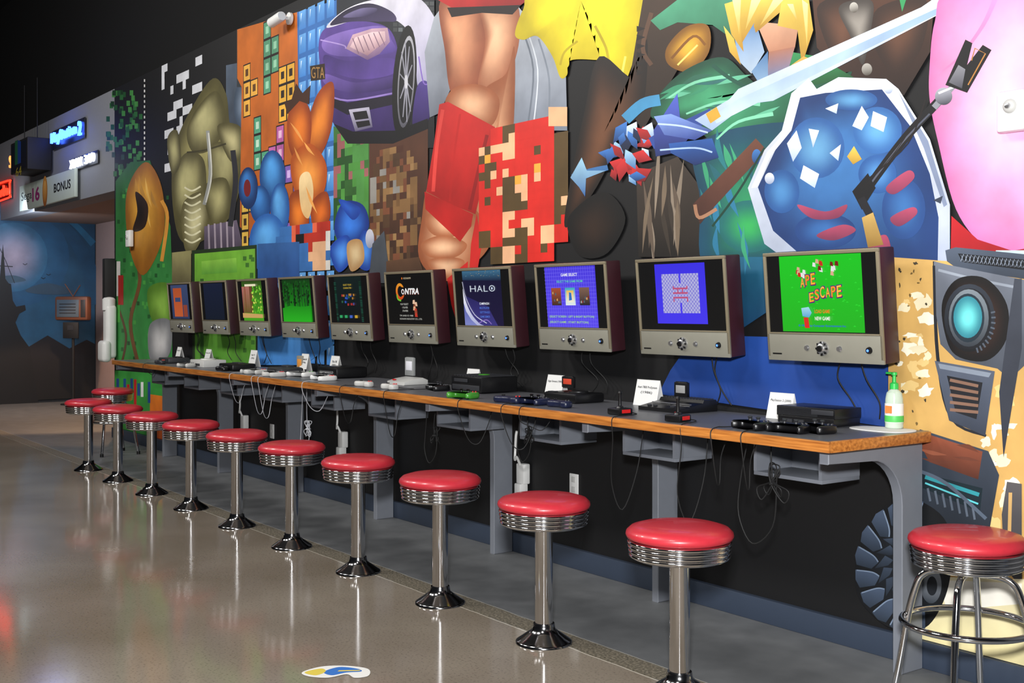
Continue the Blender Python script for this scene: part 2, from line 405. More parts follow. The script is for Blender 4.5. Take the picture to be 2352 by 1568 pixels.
# blue tile strip
p.poly([(684,28),(775,0),(778,540),(692,560)],'3068ac','2c5c9c')
a0,b0=W(686,20); a1,_=W(772,20)
s=(a1-a0)/4
for j in range(17):
    for i in range(4):
        x=a0+i*s; z=b0+.35-j*.19
        if z>3.9: continue
        p.poly([(x+.02,z),(x+s-.02,z),(x+s-.02,z-.15),(x+.02,z-.15)],'62a0dc','3c7cc4',conv=False)
        p.poly([(x+.05,z-.02),(x+s*.45,z-.02),(x+s*.3,z-.09),(x+.05,z-.08)],'c4dcf4',conv=False)
# backdrop between
p.poly([(775,0),(1000,0),(1000,340),(775,340)],'20242c','141418')
for j in range(6):
    for i in range(8): p.rect(905+i*12,4+j*12,915+i*12,13+j*12,R.choice(['4a4e50','3a3e40','5c6264']))
p.poly([(768,290),(852,330),(856,600),(772,600)],'3a6e30','2f5c26')
blocks(768,300,850,540,['2c5a24','5aa048','4a8a40','1f4a1c','478838','945858'],80,.8,None)
p.poly([(850,325),(985,290),(985,625),(850,640)],'503020','342014')
blocks(852,335,985,625,['8a6840','6a4c2c','947248','4c3420','7a5a36','70422a','48281a','8a8680','7a5a36'],210,.62,None,mxx=2,inside=lambda u,v:((u-.45)/.5)**2+((v-.5)/.55)**2<1)
# purple sports car seen from rear three quarter, airbrushed
p.poly([(735,92),(752,64),(800,50),(860,52),(900,72),(918,130),(920,230),(910,302),(870,322),(812,306),(770,286),(745,230),(736,150)],'584090','28184c',sm=True)
p.poly([(752,64),(790,26),(850,2),(950,-10),(1000,40),(1012,100),(1000,160),(985,196),(962,200),(955,120),(935,66),(890,40),(820,46)],'e0deea','9894b4',sm=True)
p.poly([(760,58),(796,24),(850,8),(900,26),(912,48),(880,50),(810,50)],'1c1630','443a60',sm=True); p.poly([(790,40),(830,20),(868,20),(850,36)],'6c648c','2c2448',sm=True)
p.poly([(745,92),(800,70),(880,60),(900,90),(905,120),(800,130),(750,120)],'8268b8','4c3884',sm=True)
p.poly([(748,126),(800,140),(902,134),(908,168),(830,182),(756,160)],'3a2868','584090',sm=True)
p.poly([(750,170),(820,190),(908,176),(908,200),(820,214),(752,196)],'6c54a4','301f58',sm=True)
p.poly([(797,112),(812,80),(856,66),(892,64),(898,96),(874,124),(846,138)],'c8a4b0','6a5078'); 
p.poly([(806,108),(818,86),(856,74),(886,72),(888,94),(846,128)],'e8c8cc','94707c')
for i in range(6): p.line([(812+i*12,88-i*3),(826+i*12,124-i*4)],2,'7a5c70')
p.poly([(742,216),(800,236),(906,218),(906,240),(800,264),(745,234)],'140e20'); p.line([(742,212),(800,231),(906,214)],4,'9078c0'); p.line([(738,92),(790,104),(796,112)],3,'a890d0')
p.poly([(960,200),(985,190),(992,250),(980,284),(950,292)],'4a3884','281850',sm=True); p.line([(964,130),(975,190),(990,190)],3,'7a60b0')
p.poly([(768,284),(812,302),(912,300),(985,272),(985,296),(905,330),(800,330)],'0a080e')
p.ell(931,188,27,130,'08080a',rot=4); p.ell(935,188,19,106,'a8a8b0','4a4a54',rot=4); p.ell(935,188,16,96,'101014',rot=4)
for k in range(10):
    an=k*math.pi/5+.2; p.line([(935,188),(935+15*math.cos(an),188+93*math.sin(an))],(4,2),'8c8c98',sm=False)
p.ell(935,188,4,16,'c8c8d0'); p.ell(930,188,24,120,'08080a',rot=4) if False else None
p.poly([(803,252),(850,246),(858,292),(818,302)],'b8b4c8','5a5470'); p.poly([(812,258),(844,254),(849,272),(818,276)],'0c0810'); p.poly([(819,280),(850,276),(853,288),(824,294)],'0c0810')
p.poly([(714,152),(748,146),(749,182),(716,186)],'2a1c10'); p.text('GTA',717,180,747,154,'a07840')
# orange ribbons and blue rounds : loose abstract forms
for q,c1,c2 in [([(735,210),(768,192),(764,290),(735,360),(700,350),(712,270)],'8c380c','ee8a2c'),([(664,262),(690,225),(716,260),(712,340),(684,372),(664,330)],'8c380c','e07822'),([(672,360),(716,330),(752,380),(742,450),(700,470),(676,430)],'a84a10','f09a40'),([(668,450),(700,440),(712,510),(690,545),(668,520)],'8c380c','e07822'),([(716,470),(752,440),(760,500),(728,540)],'8c380c','d86a1c')]: p.shade(q,c1,c2)
p.poly([(662,262),(655,236),(672,228),(682,192),(697,214),(715,196),(712,240),(690,232)],'3c200f')
p.poly([(690,410),(712,396),(722,440),(712,500),(694,480)],'ecd09a','d0a870',sm=True); p.strokes(712,370,34,120,8,['f8b058','7a300c','f0a050'],4,60,60)
for x,y,rx,ry,c1,c2 in [(628,405,30,60,'14407c','4c98dc'),(600,470,24,44,'14407c','3c80c8'),(645,480,22,60,'1c4c90','5aa4e4'),(618,560,44,70,'2458a0','5aa4e4'),(572,432,22,48,'0c2858','3474bc'),(655,590,30,44,'1c4c90','3c80c8')]: p.ell(x,y,rx,ry,c1,c2,rad=True,rings=8,off=(-.05,.1))
p.ell(570,432,8,20,'6a1618')
for q,c1,c2 in [([(770,520),(790,465),(835,470),(850,520),(820,560),(785,560)],'0c2c7c','3478dc'),([(780,458),(830,478),(812,505)],'143c98','2458b8'),([(760,570),(800,540),(812,590),(780,625)],'143c98','4a8ce0'),([(836,530),(864,560),(850,620),(820,600)],'143c98','4a8ce0')]: p.shade(q,c1,c2)
p.shade([(800,560),(832,552),(838,600),(808,622)],'b08858','dcc294'); p.ell(852,548,10,22,'c8c8d4','9094a8')
blocks(636,515,762,640,['0c0c0e','b02c1c','d8d4cc','d86040','3468a8','d8a880','b02c1c','3468a8'],60,1.0,None,mxx=3)
p.poly([(858,560),(885,530),(900,650),(762,650),(780,640),(850,640)],'4a5058','3a3e44')
# green panel and light blue strip
p.poly([(443,575),(592,562),(594,840),(445,840)],'1c3014'); p.poly([(449,583),(588,571),(590,838),(450,838)],'6ca832','4e8a2c')
for i in range(30): 
    x=R.uniform(550,580);y=R.uniform(585,820); p.rect(x,y,x+8,y+10,'3a6a24')
p.poly([(465,600),(545,592),(547,625),(466,630)],'84bc44','5a9a34'); p.poly([(462,640),(470,640),(470,838),(462,838)],'2f5c1e')
p.poly([(594,640),(640,640),(770,760),(770,790),(700,838),(594,838)],'5a9ad4','3a7ac0'); p.poly([(600,700),(650,700),(650,760),(600,760)],'d8d8da','98a0b8')
p.poly([(594,560),(690,555),(690,650),(594,650)],'2f5a94','204684')
# broad flesh-toned ribbons with a red band between pale cloth facets
SK1,SK2,SK3='c48a64','8a4e32','ecb890'
p.poly([(978,120),(1000,40),(1030,0),(1040,200),(1012,260),(990,270)],'a8aeb8','6e7480')
p.poly([(1180,0),(1240,70),(1302,140),(1306,300),(1270,300),(1180,295),(1165,200)],'b4bac4','767e8c')
p.line([(1200,60),(1228,160),(1215,292)],4,'6a727e'); p.line([(1240,90),(1264,180),(1262,292)],4,'7a828e'); p.line([(1210,60),(1238,160),(1228,292)],3,'ccd2da')
p.shade([(1015,0),(1100,-20),(1120,60),(1112,150),(1085,220),(1040,215),(1025,120)],'8a4a30','dc9c74',off=(-.1,.1))
p.shade([(1098,-20),(1185,0),(1196,90),(1170,180),(1130,230),(1100,200),(1118,90)],'9a5a3c',SK3,off=(.0,.1))
p.poly([(1008,0),(1215,0),(1200,12),(1130,22),(1040,18)],'b81c1c','8c1414'); p.poly([(1030,18),(1200,12),(1180,34),(1110,30),(1040,40)],'1c0e0c')
p.shade([(1110,215),(1165,170),(1185,110),(1182,300),(1160,440),(1130,560),(1085,600),(1085,500),(1105,330)],'90502f','dca47c')
p.strokes(1135,380,26,150,8,['8a4a30','e0a880','b87850'],5,98,130)
p.shade([(1025,240),(1050,200),(1110,196),(1150,230),(1130,290),(1060,280)],'985634','e8b48c')
p.shade([(985,430),(1020,420),(1110,500),(1106,570),(1080,640),(1010,640),(965,590),(972,500)],'98522f','e8b48c')
for q in [[(980,500),(1030,470),(1090,505),(1060,540),(1000,540)],[(970,560),(1020,540),(1075,560),(1050,590),(990,590)],[(985,600),(1030,590),(1070,600),(1050,635),(1010,635)]]: p.shade(q,'a4603c','ecbc94')
p.poly([(1012,240),(1032,234),(1140,292),(1130,350),(1112,420),(1095,492),(1040,470),(982,440),(1000,330)],'c42420','a01410')
p.line([(1020,252),(1006,340),(998,440)],8,'dc4038'); p.line([(1122,310),(1100,400),(1082,482)],8,'8a1010'); p.line([(1060,262),(1046,360),(1036,462)],5,'b01a16')
p.poly([(978,440),(1090,492),(1085,520),(1060,555),(980,480)],'b01a16'); p.poly([(1098,490),(1110,560),(1100,620),(1080,640),(1085,560)],'bc201c')
p.poly([(1030,640),(1078,600),(1075,700),(1058,760),(1040,700)],'bc201c','8a1410')
p.poly([(890,600),(965,590),(980,640),(890,640)],'5a3e2a','3c281a')
# abstract field of red, brown and peach squares, evenly scattered
R2=random.Random(4)
PAL={'r':'d0241a','b':'54401f','s':'ecb488','y':'e8a83c'}
xa,_=W(1103,440); xb,_=W(1308,440); _,zt_=W(1205,280); _,zb_=W(1205,603); nx,nz=14,16; cw=(xb-xa)/nx; ch=(zt_-zb_)/nz
p.n+=1
for a_ in range(0,nz,2):
    for b_ in range(0,nx,2):
        q=((b_+1-nx/2)/(nx/2))**2*.7+((a_+1-nz/2)/(nz/2))**2*.7
        if q>1: continue
        k=R2.choice('rrrrrbbss')
        for da in (0,1):
            for db in (0,1):
                kk_=k if R2.random()>.18 else R2.choice('rbsy')
                X=xa+(b_+db)*cw;Z=zt_-(a_+da)*ch; p.poly([(X,Z),(X+cw*1.004,Z),(X+cw*1.004,Z-ch*1.004),(X,Z-ch*1.004)],PAL[kk_],conv=False,nl=False)
p.rect(1263,246,1306,290,'ecb488')
# yellow hanging shape
p.shade([(1186,78),(1205,22),(1240,-25),(1480,-25),(1478,60),(1455,150),(1424,220),(1406,205),(1402,145),(1368,138),(1312,140),(1306,172),(1290,178),(1272,130),(1238,84),(1205,92)],'c0ac10','ecdc20',off=(.05,.25),pw=.6)
p.line([(1290,150),(1300,120),(1330,95)],5,'b09c10'); p.line([(1402,150),(1395,110),(1370,60)],6,'b09c10'); p.line([(1428,190),(1440,130)],5,'f4e860')
# brown backdrop
p.poly([(1480,0),(1660,0),(1560,160),(1480,300),(1440,240)],'3c2a1c','20160f')
p.shade([(1380,130),(1460,180),(1490,90),(1480,250),(1430,300),(1390,400),(1340,480),(1300,520),(1316,400),(1345,260)],'120a06','6a4228')
p.shade([(1315,490),(1390,440),(1440,500),(1400,580),(1340,590),(1310,540)],'050404','2a1a10')
p.poly([(1465,400),(1560,360),(1620,440),(1612,590),(1470,590)],'3c322a','14100c')
p.strokes(1540,480,66,90,20,['8a7c6c','5a4c40','1a1410','70604e'],6,88,170,curve=.05,soft=.2)
p.line([(1500,30),(1480,110),(1500,150)],10,'5a3e2c')
for i in range(6): p.poly([(1466,60+i*20),(1486,66+i*20),(1466,74+i*20)],'1a120e')
p.poly([(1870,0),(2150,0),(2140,120),(2080,220),(1960,200),(1880,110)],'4c2c1c','1c100c')
p.shade([(1880,20),(1960,0),(1980,90),(1930,150)],'2c1a12','5c3a28'); p.shade([(2020,20),(2130,0),(2120,110),(2060,170),(2010,100)],'2c1a12','5c3a28')
p.shade([(1930,20),(1975,0),(2010,10),(2000,90),(1985,150),(1960,90)],'3a3430','8a847c'); p.ell(1995,160,12,14,'b8b4ac','4a443c'); p.ell(1965,18,10,12,'b8b4ac','4a443c')
p.poly([(2070,0),(2085,0),(2076,28)],'2a8a50')
# green drapery masses
p.poly([(1498,48),(1560,0),(1690,-5),(1700,100),(1640,58),(1560,52),(1520,70)],'4a9c78','164a34')
p.shade([(1535,110),(1580,62),(1630,60),(1632,120),(1590,165),(1540,150)],'7a4e0c','e0a830'); p.line([(1546,135),(1596,84),(1624,104)],6,'7a4c10'); p.line([(1560,150),(1606,104)],4,'ffd870')
p.shade([(1520,215),(1580,160),(1665,132),(1722,178),(1780,215),(1900,190),(1960,170),(1850,300),(1760,360),(1720,430),(1690,420),(1640,330),(1570,280),(1500,270)],'0f4230','3f9a6c',off=(-.2,.1))
p.poly([(1820,120),(1880,130),(1965,178),(1880,195),(1800,200)],'2f8c50','184e28')
p.shade([(1600,340),(1720,290),(1880,300),(1860,480),(1790,590),(1700,612),(1616,600),(1612,460)],'104058','2a8a54',off=(.1,-.1))
p.ell(1725,520,70,60,'1a6060','2f9c50',rad=True); p.poly([(1620,590),(1780,590),(1790,700),(1700,760),(1640,640)],'1a5c78','10385c')
p.strokes(1690,220,140,44,20,['6cc49c','0f3c2c','2f8c60','164c60'],6,-15,100,soft=.4); p.strokes(1690,450,76,130,22,['3fa860','0f3850','1c6c78','2468a0'],7,75,110,soft=.45)
for q in [[(1540,225),(1600,190),(1680,175)],[(1580,262),(1660,235),(1750,240)],[(1650,320),(1700,280),(1780,262)]]: p.line(q,(4,9),'7ac8a4')
p.line([(1520,230),(1480,240),(1440,275)],26,'3f88b4')
p.poly([(1595,470),(1740,318),(1765,345),(1640,480),(1612,515)],'6a4030','3c221c'); p.line([(1600,470),(1610,500),(1650,480)],8,'a07458'); p.ell(1742,360,11,17,'3f7ac0','1c3c70')
p.line([(1760,340),(1700,440),(1640,520)],5,'10382c')
# golden shards fan with cool facets
for q,c1,c2 in [([(1690,80),(1740,50),(1760,120),(1730,170),(1700,140)],'5a84b4','a8b8c8'),([(1740,50),(1838,60),(1830,110),(1770,120)],'d8a888','b47c60'),([(1770,120),(1830,108),(1815,160),(1765,194)],'a87058','5a7ca8'),([(1730,165),(1768,118),(1768,194),(1745,188)],'406c9c','88a8c8')]: p.poly(q,c1,c2)
for q in [[(1668,10),(1700,0),(1712,120),(1684,80)],[(1700,0),(1770,0),(1720,80),(1708,100)],[(1750,0),(1830,0),(1740,76),(1735,60)],[(1800,0),(1862,0),(1872,70),(1846,150),(1836,70),(1790,60)],[(1666,60),(1690,90),(1706,150),(1680,120)]]:
    p.poly(q,'e4c454','a87a22')
for q in [[(1686,0),(1706,0),(1702,80)],[(1730,0),(1752,0),(1716,70)],[(1780,0),(1804,0),(1750,60)],[(1846,0),(1860,10),(1858,110)],[(1812,10),(1826,10),(1836,50)]]: p.poly(q,'f8e8a0','d8a840')
p.poly([(1822,150),(1850,130),(1900,150),(1870,170),(1826,180)],'d8a24a'); p.line([(1640,150),(1690,186),(1760,214),(1820,190)],9,'184c3c')
# blue and red crystal facets
R4=random.Random(3)
for k in range(34):
    x=R4.uniform(1395,1515); y=R4.uniform(262,412); 
    if ((x-1450)/65)**2+((y-335)/80)**2>1: continue
    a_=R4.uniform(0,3.1); r1=R4.uniform(16,34); r2=r1*R4.uniform(.35,.6)
    q=[(x+math.cos(a_)*r1,y+math.sin(a_)*r1),(x-math.sin(a_)*r2,y+math.cos(a_)*r2),(x-math.cos(a_)*r1*.8,y-math.sin(a_)*r1*.8),(x+math.sin(a_)*r2,y-math.cos(a_)*r2)]
    p.poly(q,*R4.choice([('a8d0ec','2f6aa8'),('b82828','5a1018'),('3f7ac8','143060'),('d8e8f8','5a80b8'),('1c2c50','0a1020'),('d03030','8a1820')]))
p.line([(1320,410),(1360,395),(1400,385)],(20,12),'3a6aa0'); p.poly([(1314,408),(1340,362),(1352,392),(1396,392),(1350,410),(1348,452),(1334,430)],'98c4dc','24508c')
p.line([(1500,330),(1560,300),(1640,262)],28,'2c4690'); p.poly([(1505,300),(1560,215),(1566,270),(1600,300),(1560,350),(1510,360)],'4a5ab8','182860')
p.poly([(1540,330),(1640,318),(1655,362),(1600,380),(1545,352)],'2858a4','10265c'); p.poly([(1506,268),(1545,262),(1640,300),(1600,322),(1530,310)],'7c98d8','2c408c')
p.line([(1520,345),(1600,340),(1640,350)],4,'a8c4f0'); p.line([(1515,285),(1570,290),(1630,305)],4,'b8ccf0')
# long pale diagonal band
p.poly([(1600,276),(1680,228),(1700,205),(2120,18),(2190,-30),(2260,-30),(2215,6),(1780,232),(1720,240),(1640,300)],'e0e8f0','a0b8d8')
p.poly([(1640,268),(1700,228),(2200,0),(2215,6),(1770,224),(1650,284)],'8ca8c8','bcd0e4'); p.poly([(1625,262),(1650,246),(1660,268),(1636,284)],'d0a038')
# large blue panel in silver rim with loose marks
p.poly([(1722,432),(1760,345),(1800,300),(1822,215),(1862,180),(1880,205),(1930,178),(2040,182),(2068,205),(2140,320),(2186,470),(2186,600),(2050,640),(1870,640),(1760,560)],'d8dee8','98a2b8')
p.poly([(1730,432),(1766,350),(1806,306),(1812,312),(1774,358),(1744,430)],'f4f8fc'); p.poly([(2068,212),(2136,324),(2180,470),(2172,476),(2126,340)],'7a86a0')
p.shade([(1745,430),(1785,345),(1822,300),(1842,225),(1900,214),(2030,206),(2095,290),(2140,400),(2160,500),(2158,598),(2000,640),(1860,600),(1780,530)],'183468','3c76b4',off=(-.1,.1),sm=False)
for x,y,rx,ry,c1,c2 in [(1880,340,64,70,'2a5896','64a0cc'),(2020,300,56,54,'2c5c98','5a98c8'),(2080,480,50,70,'20447e','3468a4'),(1800,440,40,50,'24508c','4884bc'),(1960,230,60,24,'24508c','5a98c8'),(1900,530,70,40,'1c3c74','3468a8'),(2020,400,44,44,'24508c','4a84bc')]: p.ell(x,y,rx,ry,c1,c2,rad=True)
for q in [[(1812,330),(1834,300),(1846,340),(1826,372)],[(1850,380),(1886,400),(1876,432),(1842,410)],[(1862,296),(1886,300),(1872,340)],[(1910,352),(1936,332),(1930,370)],[(1962,290),(1984,244),(2000,270),(1984,300)],[(2010,256),(2042,270),(2034,304),(2004,290)],[(1900,250),(1930,238),(1926,262)]]: p.poly(q,'f4f8ff','a8bcdc')
p.poly([(1950,360),(1966,336),(1984,366),(1964,378)],'dcb850','a8842c')
for q in [[(1836,470),(1900,486),(1950,470),(1930,500),(1870,502)],[(1880,540),(1940,516),(1970,530),(1920,552)],[(2040,430),(2090,392),(2104,410),(2060,446)],[(2050,500),(2100,476),(2110,492),(2070,520)],[(2000,560),(2040,540),(2050,590),(2014,600)]]: p.poly(q,'a84460','74304c',sm=True)
p.ell(1772,410,11,13,'e4e8f0','8a98b4'); p.ell(2045,205,10,11,'e4e8f0','8a98b4'); p.poly([(2148,460),(2170,450),(2165,468)],'303848')
# plain pink field
p.shade([(2140,150),(2152,50),(2190,-20),(2420,-20),(2420,570),(2330,580),(2262,562),(2200,480),(2160,330),(2140,230)],'d070a8','f8b4da',off=(.12,.15),pw=.55)
p.line([(2160,170),(2210,130),(2262,60),(2290,0)],(3,12),'dc84b8')
p.poly([(2190,496),(2250,550),(2330,576),(2420,560),(2420,600),(2188,588)],'b01820','901018'); p.poly([(2292,575),(2420,575),(2420,605),(2292,590)],'b8d0da')
# dark jointed boom across the panel
p.line([(1992,440),(2080,322),(2168,225)],20,'0a0a0e'); p.line([(2000,428),(2075,330),(2140,262)],4,'4a4e5c'); p.line([(2150,248),(2205,186)],14,'8a8c94'); p.ell(2172,222,20,20,'a8aab4','3a3c48'); p.line([(2160,215),(2196,200)],5,'e0e0e8',sm=False)
p.poly([(1962,440),(1998,398),(2016,432),(1984,482)],'0a0a0e'); p.line([(1982,455),(2006,500)],18,'16161c'); p.poly([(1984,500),(2010,488),(2034,562),(1998,568)],'c8a45c','8a682c')
p.poly([(2176,196),(2222,92),(2238,100),(2226,150),(2262,104),(2282,116),(2226,214)],'0a0a0c'); p.line([(2228,196),(2268,124),(2244,112),(2236,140)],3,'b07838',sm=False); p.poly([(2184,190),(2206,150),(2222,160),(2214,204)],'8c8c94','44444e')
p.line([(2130,230),(2090,330),(2000,410)],3,'140c0c'); p.line([(2120,260),(2060,350),(1990,430)],2,'140c0c')
# tan machine-toned panels
p.poly([(2045,590),(2185,600),(2420,590),(2420,1580),(2110,1500),(2045,975)],'c8a05c','b48e50')
R5=random.Random(8)
def patch(x,y,w_,h_,c):
    pts=[]; n_=13
    for k in range(n_):
        a_=2*math.pi*k/n_; rr=R5.uniform(.5,1.1); pts.append((x+math.cos(a_)*w_*rr,y+math.sin(a_)*h_*rr))
    p.poly(pts,c)
for i in range(20): patch(R5.uniform(2062,2150),R5.uniform(670,900),R5.uniform(8,24),R5.uniform(6,22),R5.choice(['ddd2b0','e8e2cc','d8b878','e0d8bc']))
for i in range(24): patch(R5.uniform(2262,2345),R5.uniform(860,1320),R5.uniform(7,22),R5.uniform(8,26),R5.choice(['ddd2b0','e8e2cc','d8b878','e0d8bc']))
for i in range(22): patch(R5.uniform(2050,2150),R5.uniform(600,980),R5.uniform(2,6),R5.uniform(2,6),R5.choice(['3c3424','6a542c']))
p.line([(2150,600),(2160,820),(2190,965)],5,'14181e')
p.poly([(2176,575),(2200,568),(2420,590),(2420,650),(2205,618),(2180,600)],'4a5464','2c3440'); p.poly([(2205,582),(2420,602),(2420,628),(2215,602)],'0c1016')
for i in range(22): p.line([(2212+i*9,600+i*.9),(2218+i*9,584+i*.9)],1.6,'8a94a4'); p.line([(2212+i*9,585+i*.9),(2218+i*9,602+i*.9)],1.2,'6a7484')
p.poly([(2150,600),(2182,608),(2420,655),(2420,780),(2325,870),(2296,846),(2200,825),(2165,790),(2152,700)],'6a707c','3e444e')
p.line([(2160,620),(2240,640),(2340,660)],6,'8a929e')
p.shade([(2170,690),(2205,640),(2270,640),(2318,700),(2316,780),(2270,828),(2200,815),(2174,760)],'0a0a0c','4a2c20')
p.ell(2232,730,58,78,'2c323c','0c0e12'); p.ell(2232,732,50,70,'14161c'); p.ell(2230,730,46,66,'727c84','2c323a'); p.ell(2228,730,38,56,'1c2a34'); p.ell(2228,728,33,48,'2c7a88','6cd4d4',rad=True)
for k in range(10): 
    a_=k*.16-.2; p.line([(2232+50*math.cos(a_),732+70*math.sin(a_)),(2232+60*math.cos(a_),732+82*math.sin(a_))],4,'4a525e')
p.line([(2150,610),(2158,820),(2190,960),(2270,1000)],6,'1c2028')
p.poly([(2335,640),(2352,640),(2352,800),(2330,930),(2310,1050),(2300,900)],'3a3f4a','262a34')
p.poly([(2152,828),(2290,852),(2268,1000),(2185,965)],'505868','2e3644'); p.poly([(2160,834),(2282,856),(2276,866),(2164,846)],'7c8694'); p.poly([(2180,862),(2262,878),(2248,962),(2200,946)],'16181e')
for i in range(5): p.line([(2187,872+i*17),(2252,886+i*15)],7,'7a5c4c')
p.poly([(2118,985),(2275,1035),(2300,1090),(2270,1260),(2180,1230),(2110,1170),(2112,1000)],'343e4c','181e26'); p.poly([(2122,992),(2262,1036),(2252,1100),(2140,1060),(2124,1030)],'8c4a32','4a2418')
p.strokes(2190,1045,56,22,8,['a86044','6a3424','3c1c14'],5,15,70)
p.poly([(2122,1085),(2262,1120),(2256,1175),(2125,1120)],'0e2028'); p.line([(2130,1094),(2254,1135)],9,'2c8a94'); p.line([(2130,1108),(2252,1156)],4,'5ac0c8'); 
for i in range(7): p.line([(2136+i*17,1120+i*6),(2142+i*17,1150+i*7)],5,'56606e')
p.line([(2116,1080),(2180,1110),(2270,1190)],8,'4e5a6a'); p.line([(2120,1180),(2190,1215),(2262,1245)],7,'4e5a6a')
p.poly([(2318,1105),(2352,1110),(2352,1350),(2312,1300),(2306,1180)],'4c4a4c','2c2c30'); p.line([(2326,1130),(2322,1280)],8,'b8945c')
# pale ground patch, straight edged
p.poly([(2110,1322),(2420,1330),(2420,1560),(2110,1470)],'e4dab4','d4c894'); p.poly([(2160,1330),(2352,1338),(2352,1385),(2180,1400)],'ece8dc')
# chunky tyre
cx,cy=2100,1298
p.shade([(2062,1146),(2004,1200),(1972,1280),(1974,1360),(2010,1412),(2062,1444),(2130,1440),(2172,1380),(2190,1300),(2180,1200),(2120,1150)],'07090d','161c24',n=8)
for i in range(10):
    an=math.radians(80+i*21)
    def pt(rf,da=0): return (cx+math.cos(an+da)*130*rf,cy-math.sin(an+da)*150*rf)
    p.poly([pt(1.0,-.03),pt(1.02,.12),pt(.98,.26),pt(.72,.34),pt(.6,.2),pt(.7,.04)],'46546a','252f3c')
    p.poly([pt(.56,.16),pt(.66,.34),pt(.42,.26),pt(.34,.02),pt(.5,-.04)],'3a4658','1c242e')
    p.line([pt(.98,-.02),pt(.71,.05),pt(.6,.18)],3,'74849a')
p.ell(2140,1340,34,56,'0a0e14'); p.ell(2144,1342,24,42,'8a9098','2c323a'); p.ell(2146,1344,12,22,'14181e')
# blue field behind the last monitors
p.poly([(1524,892),(1545,850),(1580,800),(1640,770),(2045,780),(2045,980),(1524,905)],'1c4492','18387c')
p.poly([(1772,600),(2045,600),(2045,780),(1772,780)],'26549c','244c8c')
me=p.mesh('mural',M_PAINT,thick=.015)
o=link(bpy.data.objects.new('mural',me)); o.location=(0,-.0008,0)
bm=bmesh.new(); bm.from_mesh(me)
for co,no in (((0,0,ZT-.002),(0,0,1)),((0,0,.112),(0,0,-1)),((2.9,0,0),(1,0,0))):
    bmesh.ops.bisect_plane(bm,geom=bm.verts[:]+bm.edges[:]+bm.faces[:],plane_co=co,plane_no=no,clear_outer=True)
bm.to_mesh(me); bm.free()
meta(o,'large colourful hand-painted wall mural of abstract colour shapes','mural')
# ---------------- alcove painting ----------------
def B(px,py):
    t=-XL-.03; k=(px-1176)/F; d=(t*SN+k*t*CS)/(CS-k*SN); dep=t*CS+d*SN
    return (d-D, H-(py-HZ)*dep/F)
q=Painter(B,step=2e-4)
q.poly([(-160,470),(219,455),(219,912),(-160,930)],'0c3450','20587a')
q.ell(35,590,125,115,'15486c','20587c',rad=True,rings=8)
q.ell(30,590,80,80,'245c80','9c90a4',rad=True,rings=10)
q.line([(-20,480),(120,500),(200,600),(215,700)],(14,40),'134262'); q.line([(40,475),(150,500),(215,560)],(6,16),'1c587a')
q.poly([(60,665),(110,650),(170,668),(140,676),(80,674)],'2c4458',sm=True); q.poly([(-20,640),(30,632),(60,644),(10,650)],'3a5468',sm=True)
q.poly([(-160,700),(0,760),(60,800),(110,770),(160,800),(200,780),(219,790),(219,912),(-160,930)],'10101a','07070a')
q.poly([(0,930),(0,640),(4,590),(7,560),(10,590),(13,640),(20,650),(26,652),(30,690),(38,704),(58,700),(60,712),(45,720),(36,740),(48,770),(70,800),(90,930)],'04060c')
q.poly([(-60,930),(-60,600),(-30,560),(-5,640),(-5,930)],'04060c'); q.line([(-8,610),(30,612)],2,'04060c'); q.line([(0,570),(14,600),(34,650)],1.5,'04060c')
for x,y in [(58,608),(100,640),(112,632)]: q.line([(x-5,y-3),(x,y),(x+5,y-3)],1.5,'0a1018',sm=False)
o=single('wall_painting',q.mesh('wall_painting',M_PAINT),(XL+.01,0,0),'painted night sky with moon and dark spired silhouette','mural',rz=90)
# ---------------- signs above the alcove ----------------
def text_part(body,w,h,dep,mt,M=None,mb=None,bold=0):
    vs,fs=text_geo(body,.05,bold=bold); X=[v[0] for v in vs];Y=[v[1] for v in vs]; ax,bx,ay,by=min(X),max(X),min(Y),max(Y)
    b=bmesh.new(); V=[b.verts.new(((v[0]-ax)/(bx-ax)*w-w/2, -v[2]/.05*dep/2, (v[1]-ay)/(by-ay)*h-h/2)) for v in vs]
    for f in fs:
        try: b.faces.new([V[i] for i in f])
        except ValueError: pass
    mb=mb or MB(); mb._merge(b,M,mt); return mb
def wall_sign(px0,py0,px1,py1,off=.05):
    x0,z1=W(px0,py0,off); x1,_=W(px1,py0,off); xm,zc=W((px0+px1)/2,(py0+py1)/2,off); _,za=W((px0+px1)/2,py0,off); _,zb=W((px0+px1)/2,py1,off)
    return (x0+x1)/2,zc,x1-x0,za-zb
